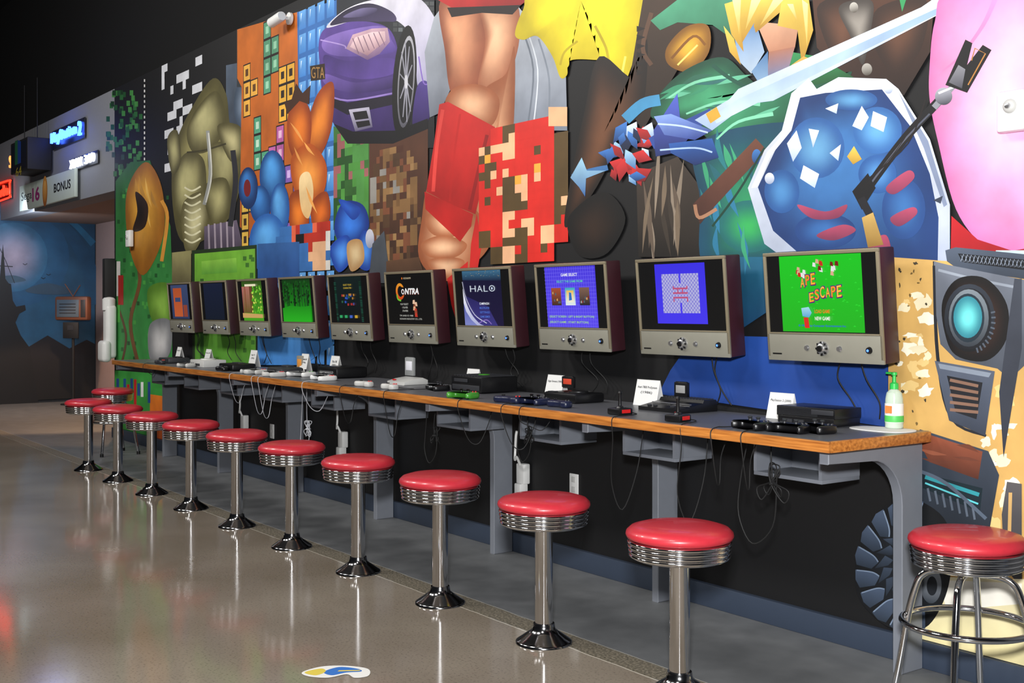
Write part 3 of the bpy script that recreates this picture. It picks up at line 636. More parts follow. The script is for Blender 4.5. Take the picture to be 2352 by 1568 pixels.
def neon(body,px0,py0,px1,py1,hexc,es,label,backcol=None,bold=.0,border=None,glow=0):
    x,z,w,h=wall_sign(px0,py0,px1,py1)
    e=empty('neon_sign',(x,-.02,z),label,'neon sign','neon signs')
    m=MB()
    if backcol: m.box((0,0,0),(w*1.02,.02,h*1.05),mat('back_'+backcol,backcol,.4),.004)
    else: m.box((0,0,0),(w*1.0,.014,h*.86),mat('smoked_acrylic','24262c',.3),.002)
    part('backing_board',m.mesh('backing_board'),e)
    words=body.split(' '); tot=len(body); pos=-w*.46
    for wd in words:
        ww=w*.92*len(wd)/tot
        m=text_part(wd,ww,h*.6,.03,mat('neon_'+hexc,hexc,.3,emis=hexc,es=es),T(pos+ww/2,-.035,0),bold=bold); part('neon_lettering',m.mesh('neon_lettering'),e); pos+=ww+w*.92/tot
    if border:
        m=MB(); a,b=w*.5,h*.48; m.tube([(-a,-.03,-b*.6),(-a*.9,-.03,-b),(a*.9,-.03,-b),(a,-.03,-b*.6),(a,-.03,b*.6),(a*.9,-.03,b),(-a*.9,-.03,b),(-a,-.03,b*.6)],.014,mat('neon_'+hexc,hexc),closed=True,sm=3); part('neon_border',m.mesh('neon_border'),e)
    if glow:
        l=bpy.data.lights.new('neon_glow','POINT'); l.energy=glow; l.color=lin(hexc)[:3]; l.shadow_soft_size=.2; l.specular_factor=.0; lo=link(bpy.data.objects.new('neon_glow',l)); lo.parent=e; lo.location=(0,-.35,-.05)
    return e
neon('PlayStation 2',116,281,190,334,'3a66ff',7,'blue glowing script neon sign on the white wall',glow=6,bold=.01)
neon('XBOX 360',160,352,220,386,'dfe8ff',2.2,'white glowing neon sign on the white wall',glow=3)
neon('SEGA',22,343,54,390,'ff9a50',1.6,'orange lit lettering on a teal sign board','1c7a80')
neon('Nintendo',-40,424,22,464,'ff2a18',3.5,'red glowing neon sign with rounded border','180c0c',border=1)
x,z,w,h=wall_sign(70,322,120,402)
e=empty('hanging_display_box',(x,-.18,z),'black square display box hanging by cords from above','display box')
m=MB(); m.box((0,0,0),(w*.8,.3,h*.9),BLKM,.01); m.tube([(-w*.3,0,h*.45),(-w*.3,0,1.0)],.006,CORDB,sm=0); m.tube([(w*.3,0,h*.45),(w*.3,0,1.0)],.006,CORDB,sm=0); part('box_body',m.mesh('box_body'),e)
pp=Painter(step=2e-4); ww=w*.7
pp.poly([(-ww/2,-h*.38),(ww/2,-h*.38),(ww/2,h*.38),(-ww/2,h*.38)],'0a1424','101020'); pp.poly([(-.2,-.1),(-.05,-.1),(-.05,.22),(-.2,.22)],'205c3c'); pp.poly([(-.05,-.1),(.12,-.1),(.12,.18),(-.05,.22)],'183884'); pp.text('64',-.15,-.26,.15,-.14,'a89830'); part('printed_face',pp.mesh('printed_face',M_PRINT),e,(0,-.152,0))
x,z,w,h=wall_sign(50,410,177,466)
e=empty('sign_banner',(x,-.06,z),'long grey-green printed sign board with dark lettering','sign')
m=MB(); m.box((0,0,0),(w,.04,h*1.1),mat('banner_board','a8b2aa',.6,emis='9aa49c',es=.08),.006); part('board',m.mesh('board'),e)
for bd,xx0,xx1,hh,c,bo in (('Sega',-.46,-.25,.24,'303438',.0),('16',-.24,-.1,.3,'8c2468',.03),('BONUS',.16,.44,.18,'141418',.02)):
    pp=Painter(step=2e-4); pp.text(bd,w*xx0,-h*hh,w*xx1,h*hh,c,bold=bo); part('lettering',pp.mesh('lettering',M_PRINT),e,(0,-.022,0))
pp=Painter(step=2e-4); pp.ell(0,0,.12,.2,'c88838','8a4c20'); pp.ell(0,0,.08,.14,'e0a858','a86828'); part('round_emblem',pp.mesh('round_emblem',M_PRINT),e,(0,-.022,0))
def depth_pt(px,dep): r=(px-1176)/F*dep; return (-CS*dep+SN*r, SN*dep+CS*r-D)
x,y=depth_pt(168,17.6)
e=empty('television_sign_stand',(x,y,0),'orange retro television shaped sign on black pole stand','sign',rz=40)
m=MB(); m.lathe([(0,0),(.18,0),(.18,.015),(.03,.03),(.02,.04),(.02,1.0),(0,1.0)],BLKM); part('stand_pole',m.mesh('stand_pole'),e)
ORF=mat('orange_frame','5c3422',.6)
m=MB(); m.box((0,0,1.45),(.56,.12,.36),ORF,.03); m.tube([(0,0,1.63),(-.14,0,1.82)],.008,ORF,sm=0); m.tube([(0,0,1.63),(.12,0,1.8)],.008,ORF,sm=0); part('television_case',m.mesh('television_case'),e)
m=MB(); m.box((-.05,-.062,1.45),(.38,.01,.26),mat('tv_glass','4a5560',.3),.004)
for i in range(4): m.box((-.05,-.068,1.38+i*.045),(.28,.003,.015),DKG)
m.box((.21,-.062,1.45),(.08,.01,.26),DKG,.004); part('television_front',m.mesh('television_front'),e)
m=MB(); m.box((-.02,-.03,1.12),(.26,.02,.24),BLKM,.004); m.box((-.02,-.042,1.16),(.1,.004,.07),DKG); part('notice_plate',m.mesh('notice_plate'),e)
# ---------------- COUNTER ----------------
CX1=-2.785; CX0=-11.25; CY=-.664; CZ=.957; TK=.042
def wood_mat():
    m=bpy.data.materials.new('wood_edge'); m.use_nodes=True; nt=m.node_tree; b=nt.nodes['Principled BSDF']; N=nt.nodes.new; L=nt.links.new
    tc=N('ShaderNodeTexCoord'); mp=N('ShaderNodeMapping'); mp.inputs['Scale'].default_value=(3,40,60); L(tc.outputs['Object'],mp.inputs[0])
    n=N('ShaderNodeTexNoise'); n.inputs['Scale'].default_value=1.5; n.inputs['Detail'].default_value=5; L(mp.outputs[0],n.inputs[0])
    r=N('ShaderNodeValToRGB'); r.color_ramp.elements[0].color=lin('824818'); r.color_ramp.elements[0].position=.3; r.color_ramp.elements[1].color=lin('c07c38'); r.color_ramp.elements[1].position=.7
    L(n.outputs[0],r.inputs[0]); L(r.outputs[0],b.inputs['Base Color']); b.inputs['Roughness'].default_value=.35; b.inputs['Coat Weight'].default_value=.2; return m
WOOD=wood_mat()
ctr=empty('counter',((CX0+CX1)/2,0,0),'long grey laminate counter with oak edge on grey brackets','counter')
mx=(CX0+CX1)/2; L_=CX1-CX0
m=MB(); m.box((0,(CY+.02-.02)/2,CZ-TK/2),(L_-.04,abs(CY)-.04,TK),LAM); part('worktop',m.mesh('worktop'),ctr,label='grey speckled laminate worktop')
m=MB(); m.box((0,CY+.01,CZ-TK/2),(L_,.022,TK),WOOD,.004); m.box((L_/2-.01,CY/2-.01,CZ-TK/2),(.022,abs(CY)-.045,TK),WOOD,.003); m.box((-L_/2+.01,CY/2-.01,CZ-TK/2),(.022,abs(CY)-.045,TK),WOOD,.003); part('edge_trim',m.mesh('edge_trim'),ctr,label='varnished oak edge trim')
zt=CZ-TK
prof=[(-.036,0),(-.036,zt),(-.62,zt),(-.62,zt-.05),(-.36,zt-.055)]
for k in range(9):
    an=math.radians(90-k*11.25); prof.append((-.36+.19*math.cos(an), zt-.055-.19+.19*math.sin(an)))
prof+=[(-.17,0)]
bmes=MB(); Mx=Matrix(((0,0,1,0),(1,0,0,0),(0,1,0,0),(0,0,0,1))); bmes.prism(prof,.045,GREY,Mx,bev=.003,seg=1); bme=bmes.mesh('support_bracket')
for i in range(7):
    xx=-2.845-1.4*i; part('support_bracket',bme,ctr,(xx-mx-.022,0,0),label='grey painted curved support bracket')
g=MB(); w_,d_,h_=.36,.24,.17; t_=.016
g.box((0,0,h_-t_/2),(w_,d_,t_),GREY,.002); g.box((0,0,t_/2),(w_,d_,t_),GREY,.002); g.box((-w_/2+t_/2,0,h_/2),(t_,d_,h_-2*t_),GREY); g.box((w_/2-t_/2,0,h_/2),(t_,d_,h_-2*t_),GREY); g.box((0,d_/2-t_/2,h_/2),(w_-2*t_,t_,h_-2*t_),GREY)
cme=g.mesh('cubby_shelf')
ST=[-(3.20+.836*i) for i in range(10)]
for i in range(10):
    o=part('cubby_shelf',cme,ctr,(ST[i]-.02-mx,-.27,CZ-TK-h_),label='open grey painted storage box')
# ---------------- STOOLS ----------------
def seat_parts(e,z):
    m=MB(); m.lathe([(0,z),(.08,z-.001),(.15,z-.006),(.185,z-.016),(.2,z-.03),(.203,z-.042),(.198,z-.054),(.18,z-.06),(0,z-.06)],VINYL,seg=56); part('seat_cushion',m.mesh('seat_cushion',60),e,label='red vinyl cushion')
    m=MB(); pr=[(0,z-.061),(.188,z-.061)]
    for k in range(4):
        zz=z-.063-k*.0165; pr+=[(.193-k*.002,zz),(.197-k*.002,zz-.004),(.197-k*.002,zz-.009),(.193-k*.002,zz-.0125),(.184-k*.002,zz-.0145)]
    zz=z-.063-4*.0165; pr+=[(.18,zz),(.17,zz-.004),(0,zz-.004)]
    m.lathe(pr,CHROME,seg=56); part('seat_ring',m.mesh('seat_ring',60),e,label='ribbed chrome seat band')
    return zz-.004
SX=[-(3.18+.836*i) for i in range(10)]; SY=-1.04
root=empty('counter_stool',(SX[0],SY,0),'red vinyl chrome pedestal stool fixed to the floor','stool','fixed counter stools')
zb=seat_parts(root,.642)
m=MB(); m.lathe([(0,zb),(.06,zb),(.06,zb-.008),(.04,zb-.012),(.039,zb-.02),(.039,.07),(0,.07)],CHROME,seg=40); part('pole',m.mesh('pole'),root)
m=MB(); m.lathe([(0,.085),(.046,.085),(.048,.078),(.05,.06),(.07,.045),(.1,.024),(.118,.012),(.123,.008),(.124,0),(0,0)],CHROMED,seg=48); part('base_flange',m.mesh('base_flange',50),root,label='flared chrome base')
for i in range(1,10): dup(root,(SX[i],SY,0),rz=R.uniform(0,30))
fs=empty('bar_stool',(-2.41,-.37,0),'free-standing red vinyl stool with four chrome legs and foot ring','stool','free-standing stools',rz=12)
zb=seat_parts(fs,.66)
m=MB(); m.lathe([(0,zb),(.12,zb),(.12,zb-.012),(0,zb-.012)],CHROMED); part('swivel_plate',m.mesh('swivel_plate'),fs)
m=MB(); m.tube([(.03,0,zb-.022),(.11,0,zb-.024),(.155,0,zb-.045),(.178,0,zb-.09),(.205,0,.33),(.235,0,.15),(.262,0,.014)],.0125,CHROME,seg=14,sm=6); m.lathe([(0,0),(.017,0),(.017,.03),(0,.03)],BLK,T(.262,0,0)); lm=m.mesh('leg')
for k in range(4): part('leg',lm,fs,(0,0,0),rz=90*k+10)
m=MB(); m.tube([(.222*math.cos(a),.222*math.sin(a),.325) for a in [2*math.pi*k/24 for k in range(24)]],.0115,CHROME,seg=12,sm=3,closed=True); part('foot_ring',m.mesh('foot_ring'),fs)
dup(fs,(-11.75,-.5,0),rz=40)
# ---------------- MONITORS ----------------
MW,MH=.607,.472
bodym=MB(); bodym.box((0,.052,0),(MW,.098,MH),MAROON,.008); bodym.box((0,.112,0),(.3,.04,.28),BLKM,.01); bodyme=bodym.mesh('monitor_casing')
fr=MB(); sh=.118; 
fr.box((0,0,MH/2-.008),(MW,.012,.016),BRONZE,.003); fr.box((-MW/2+.008,0,0),(.016,.012,MH-.03),BRONZE,.003); fr.box((MW/2-.008,0,0),(.016,.012,MH-.03),BRONZE,.003)
fr.box((0,0,-MH/2+sh/2),(MW-.002,.012,sh),PANEL,.003); fr.box((0,-.006,-MH/2+sh+.003),(MW-.03,.008,.006),BRONZE,.001); frme=fr.mesh('front_bezel')
RY=Matrix.Rotation(math.radians(90),4,'X')
dl=MB(); dl.lathe([(0,.022),(.014,.022),(.02,.018),(.022,.008),(.03,.006),(.032,0),(0,0)],SILVER,RY,32); dl.lathe([(0,.028),(.012,.028),(.014,.02),(0,.02)],BLK,RY,20)
for k in range(8):
    a=k*math.pi/4; dl.box((.026*math.cos(a),-.008,.026*math.sin(a)),(.008,.008,.008),BLK)
dlme=dl.mesh('control_dial')
bt=MB(); bt.lathe([(0,.008),(.009,.008),(.012,.004),(.014,0),(0,0)],SILVER,RY,24); btme=bt.mesh('button')
kn=MB(); kn.lathe([(0,.012),(.01,.012),(.013,.008),(.015,0),(0,0)],BLK,RY,24); kn.lathe([(0,.0135),(.005,.0135),(.006,.0115),(0,.0115)],BLUELED,RY,16); knme=kn.mesh('power_button')
mtm=MB(); mtm.box((0,.167,0),(.16,.03,.16),BLKM,.004); mtme=mtm.mesh('wall_mount')
SWd,SHt=MW-.032,MH-sh-.022
def pic(i):
    q=Painter(step=1e-4); w=SWd;h=SHt
    q.poly([(-w/2,-h/2),(w/2,-h/2),(w/2,h/2),(-w/2,h/2)],'060607')
    U=w/2;V=h/2
    if i==0:
        a,b=-.215,.215
        q.poly([(a,-V+.004),(b,-V+.004),(b,V-.002),(a,V-.002)],'18cc20','20b81c')
        for k in range(40): 
            x=R.uniform(a,b-.02);y=R.uniform(-V+.01,V-.02); q.poly([(x,y),(x+.016,y),(x+.008,y+.006)],'2cda30')
        for cx,cy in ((-.1,.095),(-.01,.112),(.075,.095)):
            for k in range(7): x=cx+R.uniform(-.024,.02);y=cy+R.uniform(-.03,.03); q.poly([(x,y),(x+.018,y-.004),(x+.016,y+.014),(x+.003,y+.017)],R.choice(['d02818','7a1810','e8e8e8','b83020','e0b090']))
        def arch(word,x0,x1,y0,hh,bow,rise,cols):
            n_=len(word); cw_=(x1-x0)/n_
            for pas in (0,1,2):
                for k,ch in enumerate(word):
                    t=(k+.5)/n_*2-1; yy=y0+bow*(1-t*t)+rise*t; xx=x0+k*cw_
                    sz=hh*(.9+.2*((k*7)%3)/2)
                    if pas==0: q.text(ch,xx-.003,yy-.004,xx+cw_*.86+.003,yy+sz+.003,'4a1080',rise=rise*.3,bold=.02)
                    elif pas==1: q.text(ch,xx,yy,xx+cw_*.84,yy+sz,'e03818',rise=rise*.3,bold=.03)
                    else: q.text(ch,xx+.001,yy+.002,xx+cw_*.8,yy+sz-.001,cols[k%len(cols)],rise=rise*.3)
        arch('APE',-.1,-.015,.028,.045,.008,.008,['f8c838','f0a028']); arch('ESCAPE',-.055,.12,-.03,.045,.012,.012,['f8c838','f8a830','ffd850'])
        q.text('LOAD GAME',-.03,-.082,.05,-.066,'f07820',bold=.02); q.text('NEW GAME',-.03,-.112,.05,-.096,'f8f8f0',bold=.02); q.text('© 1999 Sony Computer Entertainment Inc.',-.12,-.142,.13,-.13,'2a2ae0',bold=.01)
        q.poly([(-.1,-.06),(-.06,-.055),(-.045,-.08),(-.06,-.1),(-.095,-.095)],'a8e0f0','5aa8d8'); q.poly([(-.09,-.1),(-.065,-.1),(-.06,-.145),(-.085,-.145)],'e02a20')
    elif i==1:
        q.poly([(-.17,-V+.03),(.17,-V+.03),(.17,V-.012),(-.17,V-.012)],'3a2ee8','4436f0')
        q.poly([(-.125,-.085),(.125,-.085),(.125,.105),(-.125,.105)],'8a86d8')
        for r in range(19):
            for c in range(24):
                if (r+c)%2: x=-.125+c*.0104;y=-.085+r*.01; q.poly([(x,y),(x+.0104,y),(x+.0104,y+.01),(x,y+.01)],'b8b8e4',nl=(r==0 and c==1))
        q.poly([(-.006,.06),(.006,.06),(.006,.105),(-.006,.105)],'4a3cf0'); q.poly([(-.006,-.085),(.006,-.085),(.006,-.035),(-.006,-.035)],'4a3cf0')
        for y in (.03,.008,-.014): q.poly([(-.05,y),(.05,y),(.05,y+.008),(-.05,y+.008)],'c05078')
        for (x0,y0,x1,y1) in ((-.05,.03,-.042,.046),(.042,.03,.05,.046),(-.05,-.03,-.042,-.014),(.042,-.03,.05,-.014),(-.02,.016,-.012,.03),(.012,.016,.02,.03)): q.poly([(x0,y0),(x1,y0),(x1,y1),(x0,y1)],'c05078')
    elif i==2:
        q.poly([(-.215,-V+.002),(.215,-V+.002),(.215,V-.002),(-.215,V-.002)],'4838e0','5a48f0')
        for k in range(22): x=-.215+k*.0195; q.poly([(x,-V+.002),(x+.002,-V+.002),(x+.002,V-.002),(x,V-.002)],'7468f8')
        for k in range(17): y=-V+.004+k*.0195; q.poly([(-.215,y),(.215,y),(.215,y+.002),(-.215,y+.002)],'7468f8')
        q.text('GAME SELECT',-.07,.112,.07,.128,'f0f0f8',bold=.02); q.text('SELECT THE GAME FROM',-.11,.078,.11,.09,'60d8a0',bold=.01)
        for cx,c1,c2 in ((-.12,'3a2a20','a85030'),(.0,'e8f0f0','30a8c0'),(.12,'202028','806050')):
            q.poly([(cx-.042,-.045),(cx+.042,-.045),(cx+.042,.05),(cx-.042,.05)],c2,c1)
        q.poly([(-.03,-.03),(.03,-.03),(.03,.035),(-.03,.035)],'f0c048','f0f0e0'); q.poly([(-.012,-.02),(.014,-.016),(.01,.022),(-.008,.026)],'2a70c8')
        for k in range(6): 
            for cx in (-.12,.12): x=cx-.034+.012*k; y=R.uniform(-.035,.03); q.poly([(x,y),(x+.012,y),(x+.01,y+.014),(x,y+.01)],R.choice(['d8a060','802020','506070','c0a060','a0a0a0']))
        q.text('(SELECT SCREEN : LEFT & RIGHT BUTTON)',-.19,-.115,.19,-.1,'a8e060',bold=.01); q.text('(SELECT GAME : START BUTTON)',-.19,-.145,.14,-.13,'a8e060',bold=.01)
    elif i==3:
        q.poly([(-.2,-V+.002),(.2,-V+.002),(.2,V-.002),(-.2,V-.002)],'0c0c30','181038')
        q.poly([(-.2,.11),(.2,.1),(.2,V-.002),(-.2,V-.002)],'3c6c8c','101838')
        q.poly([(-.2,.02),(.05,-.05),(.14,-V+.002),(-.2,-V+.002)],'24205c','3a3480',sm=False)
        for k in range(26): x=R.uniform(-.19,.18); y=R.uniform(.125,V-.006); l_=R.uniform(.003,.014); q.poly([(x,y),(x+l_,y),(x+l_*.8,y+.002),(x,y+.002)],R.choice(['a89870','6890a0']))
        arc=[(-.2,.06),(-.17,-.03),(-.12,-.1),(-.05,-.15),(-.0,-V+.002)]; arc2=[(-.07,-V+.002),(-.13,-.13),(-.18,-.08),(-.2,-.03)]
        q.poly(cat(arc,5,False)+arc2,'f4f4fa','b0b4dc'); q.poly(arc2+[(-.2,-V+.002)],'5058a8','8088c8')
        q.line([(-.2,.1),(-.17,0),(-.09,-.1),(.03,-.15)],.005,'d8d8f0'); q.line([(-.05,-.15),(.03,-.13),(.08,-.155)],.006,'8a70c0')
        for k,(ch,x0,x1) in enumerate((('H',-.12,-.06),('A',-.045,.01),('L',.025,.065),('O',.08,.14))): q.text(ch,x0,.038,x1,.075,'e0ecf8',bold=-.01)
        q.ell(.11,.0565,.008,.008,'c8d8f0',n=12)
        q.text('CAMPAIGN',-.03,-.04,.07,-.026,'f0f4ff',bold=.01)
        for k,s_ in enumerate(('MULTIPLAYER','SETTINGS','GAME DEMOS')): q.text(s_,-.03,-.065-k*.026,.07,-.053-k*.026,'5078d8',bold=.01)
    elif i==4:
        q.text('KONAMI',-.06,.13,.03,.142,'d8c8a8'); q.ell(-.08,.136,.007,.007,'e07020')
        q.ell(-.115,.05,.055,.055,'e89828','d03818'); q.ell(-.112,.05,.034,.036,'060607'); q.poly([(-.1,.02),(-.05,.03),(-.05,.075),(-.1,.08)],'060607'); q.line([(-.16,.03),(-.15,0),(-.11,-.01)],.012,'70c030')
        for dx,c in ((.003,'803020'),(0,'ececec')): 
            q.text('O',-.098+dx,.03-dx,-.06+dx,.066-dx,c,bold=.03); q.text('NTRA',-.055+dx,.03-dx,.12+dx,.07-dx,c,bold=.04,shear=.06)
        q.text('PLAY SELECT',-.12,-.04,-.02,-.028,'c8c8c0'); q.text('1 PLAYER',-.1,-.062,-.03,-.05,'c8c8c0'); q.text('2 PLAYERS',-.1,-.084,-.03,-.072,'c8c8c0')
        q.text('TM AND © 1988',-.14,-.115,.03,-.104,'c8c8c0'); q.text('KONAMI INDUSTRY CO., LTD.',-.14,-.138,.14,-.126,'c8c8c0')
        for k in range(7): x=.07+R.uniform(-.02,.03);y=-.02-.014*k; q.poly([(x-.016,y-.012),(x+.018,y-.014),(x+.012,y+.014),(x-.01,y+.012)],R.choice(['e0a880','d8d8e0','8a4a30','e8c0a0','c03828']))
    elif i==5:
        q.poly([(-.2,-V+.002),(.2,-V+.002),(.2,V-.002),(-.2,V-.002)],'0a1c1c','060a10')
        for k in range(24): y=-V+.01+k*.012; q.poly([(-.2,y),(-.17,y),(-.17,y+.008),(-.2,y+.008)],R.choice(['184838','0c3020'])); q.poly([(.17,y),(.2,y),(.2,y+.008),(.17,y+.008)],R.choice(['184838','0c3020']))
        q.text('SELECT YOUR',-.06,.1,.06,.112,'d8b840'); q.text('CHARACTER',-.06,.078,.06,.09,'d8b840')
        for k in range(18): x=R.uniform(-.1,.08);y=R.uniform(-.05,.04); q.poly([(x,y),(x+.02,y),(x+.02,y+.016),(x,y+.016)],R.choice(['b03030','2a50b0','b07830','284a90','306048']))
        for k in range(4): q.poly([(-.14+k*.075,-.13),(-.1+k*.075,-.13),(-.1+k*.075,-.11),(-.14+k*.075,-.11)],R.choice(['c8a030','30a060','4060c0']))
    elif i==6:
        q.poly([(-.24,-V+.002),(.24,-V+.002),(.24,V-.002),(-.24,V-.002)],'0c3010','1c9a18')
        for k in range(30): x=R.uniform(-.24,.2); y=R.uniform(.0,.12); q.poly([(x,y-.1),(x+.01,y-.1),(x+.014,y+.03),(x,y+.03)],R.choice(['081c0a','0c2810','14481a']))
        for k in range(80): x=R.uniform(-.23,.23);y=R.uniform(-.02,.15); q.poly([(x-.014,y-.003),(x+.004,y-.01),(x+.013,y+.004),(x-.002,y+.01)],R.choice(['0c3010','184c18','1c5c20','082208']))
        q.poly([(-.24,-.06),(-.1,-.04),(.1,-.05),(.24,-.04),(.24,-V+.002),(-.24,-V+.002)],'1c8a18','28b020')
    elif i==7:
        q.poly([(-.2,-V+.002),(.2,-V+.002),(.2,V-.002),(-.2,V-.002)],'304c18','48a020')
        for k in range(8): x=-.2+k*.026; q.poly([(x,-.1),(x+.018,-.1),(x+.018,.12),(x,.12)],R.choice(['b05050','c87070','782c30']),'702428')
        for k in range(70): x=R.uniform(.0,.18);y=R.uniform(-.1,.12); q.poly([(x-.012,y-.006),(x+.006,y-.01),(x+.012,y+.006),(x-.004,y+.01)],R.choice(['60b828','88d840','3a8018','d8d860']))
        q.poly([(-.2,-.1),(.2,-.11),(.2,-.14),(-.2,-.14)],'c8a060'); q.poly([(-.12,.122),(.1,.122),(.1,.14),(-.12,.14)],'e8e0c0')
    elif i==8:
        q.poly([(-.22,-V+.006),(.22,-V+.006),(.22,V-.006),(-.22,V-.006)],'141c34','101828')
    else:
        q.poly([(-.22,-V+.006),(.22,-V+.006),(.22,V-.006),(-.22,V-.006)],'384468','2c3858')
        q.poly([(-.16,-.14),(.06,-.14),(.06,.13),(-.16,.13)],'a84c28','b85830'); q.poly([(-.12,-.0),(.02,0),(.02,.04),(-.12,.04)],'384468'); q.poly([(.08,-.14),(.18,-.14),(.18,-.03),(.08,-.03)],'8a4030')
    return q.mesh('screen',M_SCREEN)
lab=['bright green title screen','violet maze game picture','blue-violet game selection menu','white title and planet on dark picture','black title screen with white lettering','dark character selection picture','dark green forest picture','red trunks and green leaves picture','dark blue blank picture','orange blocks picture']
ZC=1.458; YC=-.163
for i in range(10):
    e=empty('monitor',(ST[i]-.01,YC-.02,ZC),'wall-mounted maroon cased monitor showing '+lab[i],'monitor','row of game monitors')
    e.rotation_euler=(math.radians(5),0,0)
    part('monitor_casing',bodyme,e); f=part('front_bezel',frme,e,(0,0,0)); part('wall_mount',mtme,e,(0,-.05,0))
    part('screen',pic(i),e,(0,-.0005,-MH/2+sh+.006+SHt/2-.0),label=lab[i])
    zc=-MH/2+sh*.5
    part('control_dial',dlme,f,(0,-.006,zc)); part('button',btme,f,(-.085,-.006,zc)); part('button',btme,f,(.085,-.006,zc)); part('power_button',knme,f,(.235,-.006,zc-.002))
    m=MB(); m.box((-.25,-.007,-MH/2+.03),(.05,.002,.006),BLK); part('badge',m.mesh('badge'),f)
    for k in range(2):
        m=MB(); dx=R.uniform(-.1,.15); m.tube([(dx,.09,-MH/2+.01),(dx+R.uniform(-.04,.04),.1,-MH/2-.08),(dx+R.uniform(-.06,.12),.1,-MH/2-.17),(dx+R.uniform(-.1,.14),.115,-MH/2-.245)],.0032,CORDB,seg=6)
        part('cord',m.mesh('cord'),e)
# ---------------- GAME HARDWARE ----------------
ZCT=CZ+.0005
def PC(px,py,back=.1,front=.08):
    x,y=PZ(px,py,CZ)
    if y>-back: x=W(px,py,back)[0]; y=-back
    if y<CY+front: x=W(px,py,-(CY+front))[0]; y=CY+front
    return max(CX0+.1,x),y
def pad_outline(s,kind='modern'):
    if kind=='modern': P=[(-.03,.038),(.03,.038),(.052,.04),(.07,.025),(.08,-.01),(.082,-.05),(.068,-.066),(.054,-.05),(.04,-.022),(-.04,-.022),(-.054,-.05),(-.068,-.066),(-.082,-.05),(-.08,-.01),(-.07,.025),(-.052,.04)]
    elif kind=='trident': P=[(-.03,.035),(.03,.035),(.07,.03),(.083,0),(.082,-.05),(.068,-.06),(.056,-.02),(.026,-.02),(.018,-.075),(-.018,-.075),(-.026,-.02),(-.056,-.02),(-.068,-.06),(-.082,-.05),(-.083,0),(-.07,.03)]
    else: P=[(-.055,.03),(.055,.03),(.078,.012),(.078,-.02),(.05,-.032),(.02,-.02),(-.02,-.02),(-.05,-.032),(-.078,-.02),(-.078,.012)]
    return [(x*s,y*s) for x,y in cat(P,4)]
def gamepad(px,py,rz,body,stick,btn,label,kind='modern',group='game controllers',cord=CORDB,s=1.0,drop=True):
    x,y=PC(px,py,.12,.1)
    e=empty('game_controller',(x,y,ZCT),label,'game controller',group,rz=rz)
    m=MB(); m.prism(pad_outline(s,kind),.034,body,bev=.012,seg=3); cb=part('controller_body',m.mesh('controller_body',50),e)
    if kind!='flat':
        sm=MB(); sm.lathe([(0,.018),(.006,.0185),(.01,.016),(.009,.012),(.005,.008),(.006,0),(0,0)],stick,seg=20); sme=sm.mesh('thumbstick',50)
        for sx in ((-.025,.025) if kind=='modern' else (0,)): part('thumbstick',sme,cb,(sx*s,-.008*s,.0335))
    m=MB(); m.box((-.048*s,.012*s,.036),(.02,.007,.006),stick,.001); m.box((-.048*s,.012*s,.036),(.007,.02,.006),stick,.001); part('direction_pad',m.mesh('direction_pad'),cb)
    m=MB(); m.lathe([(0,.006),(.003,.0055),(.0045,.003),(.0045,0),(0,0)],btn,seg=14); bme_=m.mesh('button')
    for dx,dy in ((.01,0),(-.01,0),(0,.01),(0,-.01)): part('button',bme_,cb,((.048+dx)*s,(.012+dy)*s,.033))
    a=math.radians(rz); inv=Matrix.Rotation(-a,4,'Z')
    ye=CY-.014-y
    side=R.choice([-1,1])
    def wl(dx,dy,dz): return inv@Vector((dx,dy,dz))
    if drop:
        dpp=R.uniform(.08,.28)
        L0=[wl(.05*side,.03,.006),wl(.1*side,ye*.5,.005),wl(.1*side,ye+.03,.006),wl(.1*side,ye-.004,-.01),wl(.1*side,ye+.002,-.07),wl(.12*side,ye+.05,-dpp),wl(.15*side,ye+.1,-dpp-.02),wl(.18*side,ye+.14,-dpp*.6),wl(.17*side,ye+.17,-.05)]
    else:
        L0=[wl(.03*side,.08,.006),wl(.09*side,.11,.005),wl(.12*side,.1,.005)]
    m=MB(); m.tube([Vector((.0,.045,.012))]+L0,.0024,cord,seg=6); part('cord',m.mesh('cord'),e)
    return e
def card(px,py,lines,w=.1,h=.075,rz=0,group='printed name cards'):
    x,y=PC(px,py,.09)
    e=empty('name_card',(x,y,ZCT),'white folded card with small printed text beside the console','card',group,rz=rz)
    m=MB(); m.prism([(-.03,0),(.0,h),(.0015,h),(-.027,0)],w,PAPER,Matrix(((0,0,1,-w/2),(1,0,0,0),(0,1,0,0),(0,0,0,1)))); m.prism([(.03,0),(.0,h),(-.0015,h),(.027,0)],w,PAPER,Matrix(((0,0,1,-w/2),(1,0,0,0),(0,1,0,0),(0,0,0,1)))); part('folded_card',m.mesh('folded_card'),e)
    qq=Painter(step=1e-4)
    for k,l in enumerate(lines):
        ww=w*.84*min(1,len(l)/18+.25); zz=h*(.66-.2*k); qq.text(l,-ww/2,zz,ww/2,zz+h*.12,'18181c',bold=.01)
    me=qq.mesh('printed_text',M_PRINT); o=part('printed_text',me,e,(0,-.031,0)); 
    o.rotation_euler=(-math.atan2(.03,h),0,0)
    return e
def console(px,py,label,mb_list,rz=0,z=0,name='game_console',back=.16):
    x,y=PC(px,py,back); e=empty(name,(x,y,ZCT+z),label,'game console',rz=rz)
    for nm,mb in mb_list: part(nm,mb.mesh(nm),e)
    return e
m=MB(); m.box((0,0,.02),(.29,.18,.032),BLK,.003); m.box((0,-.0,.056),(.301,.182,.042),BLK,.003)
for k in range(6): m.box((-.04,-.092,.042+k*.0055),(.21,.004,.002),DKG)
m.box((0,0,.002),(.26,.15,.006),DKG)
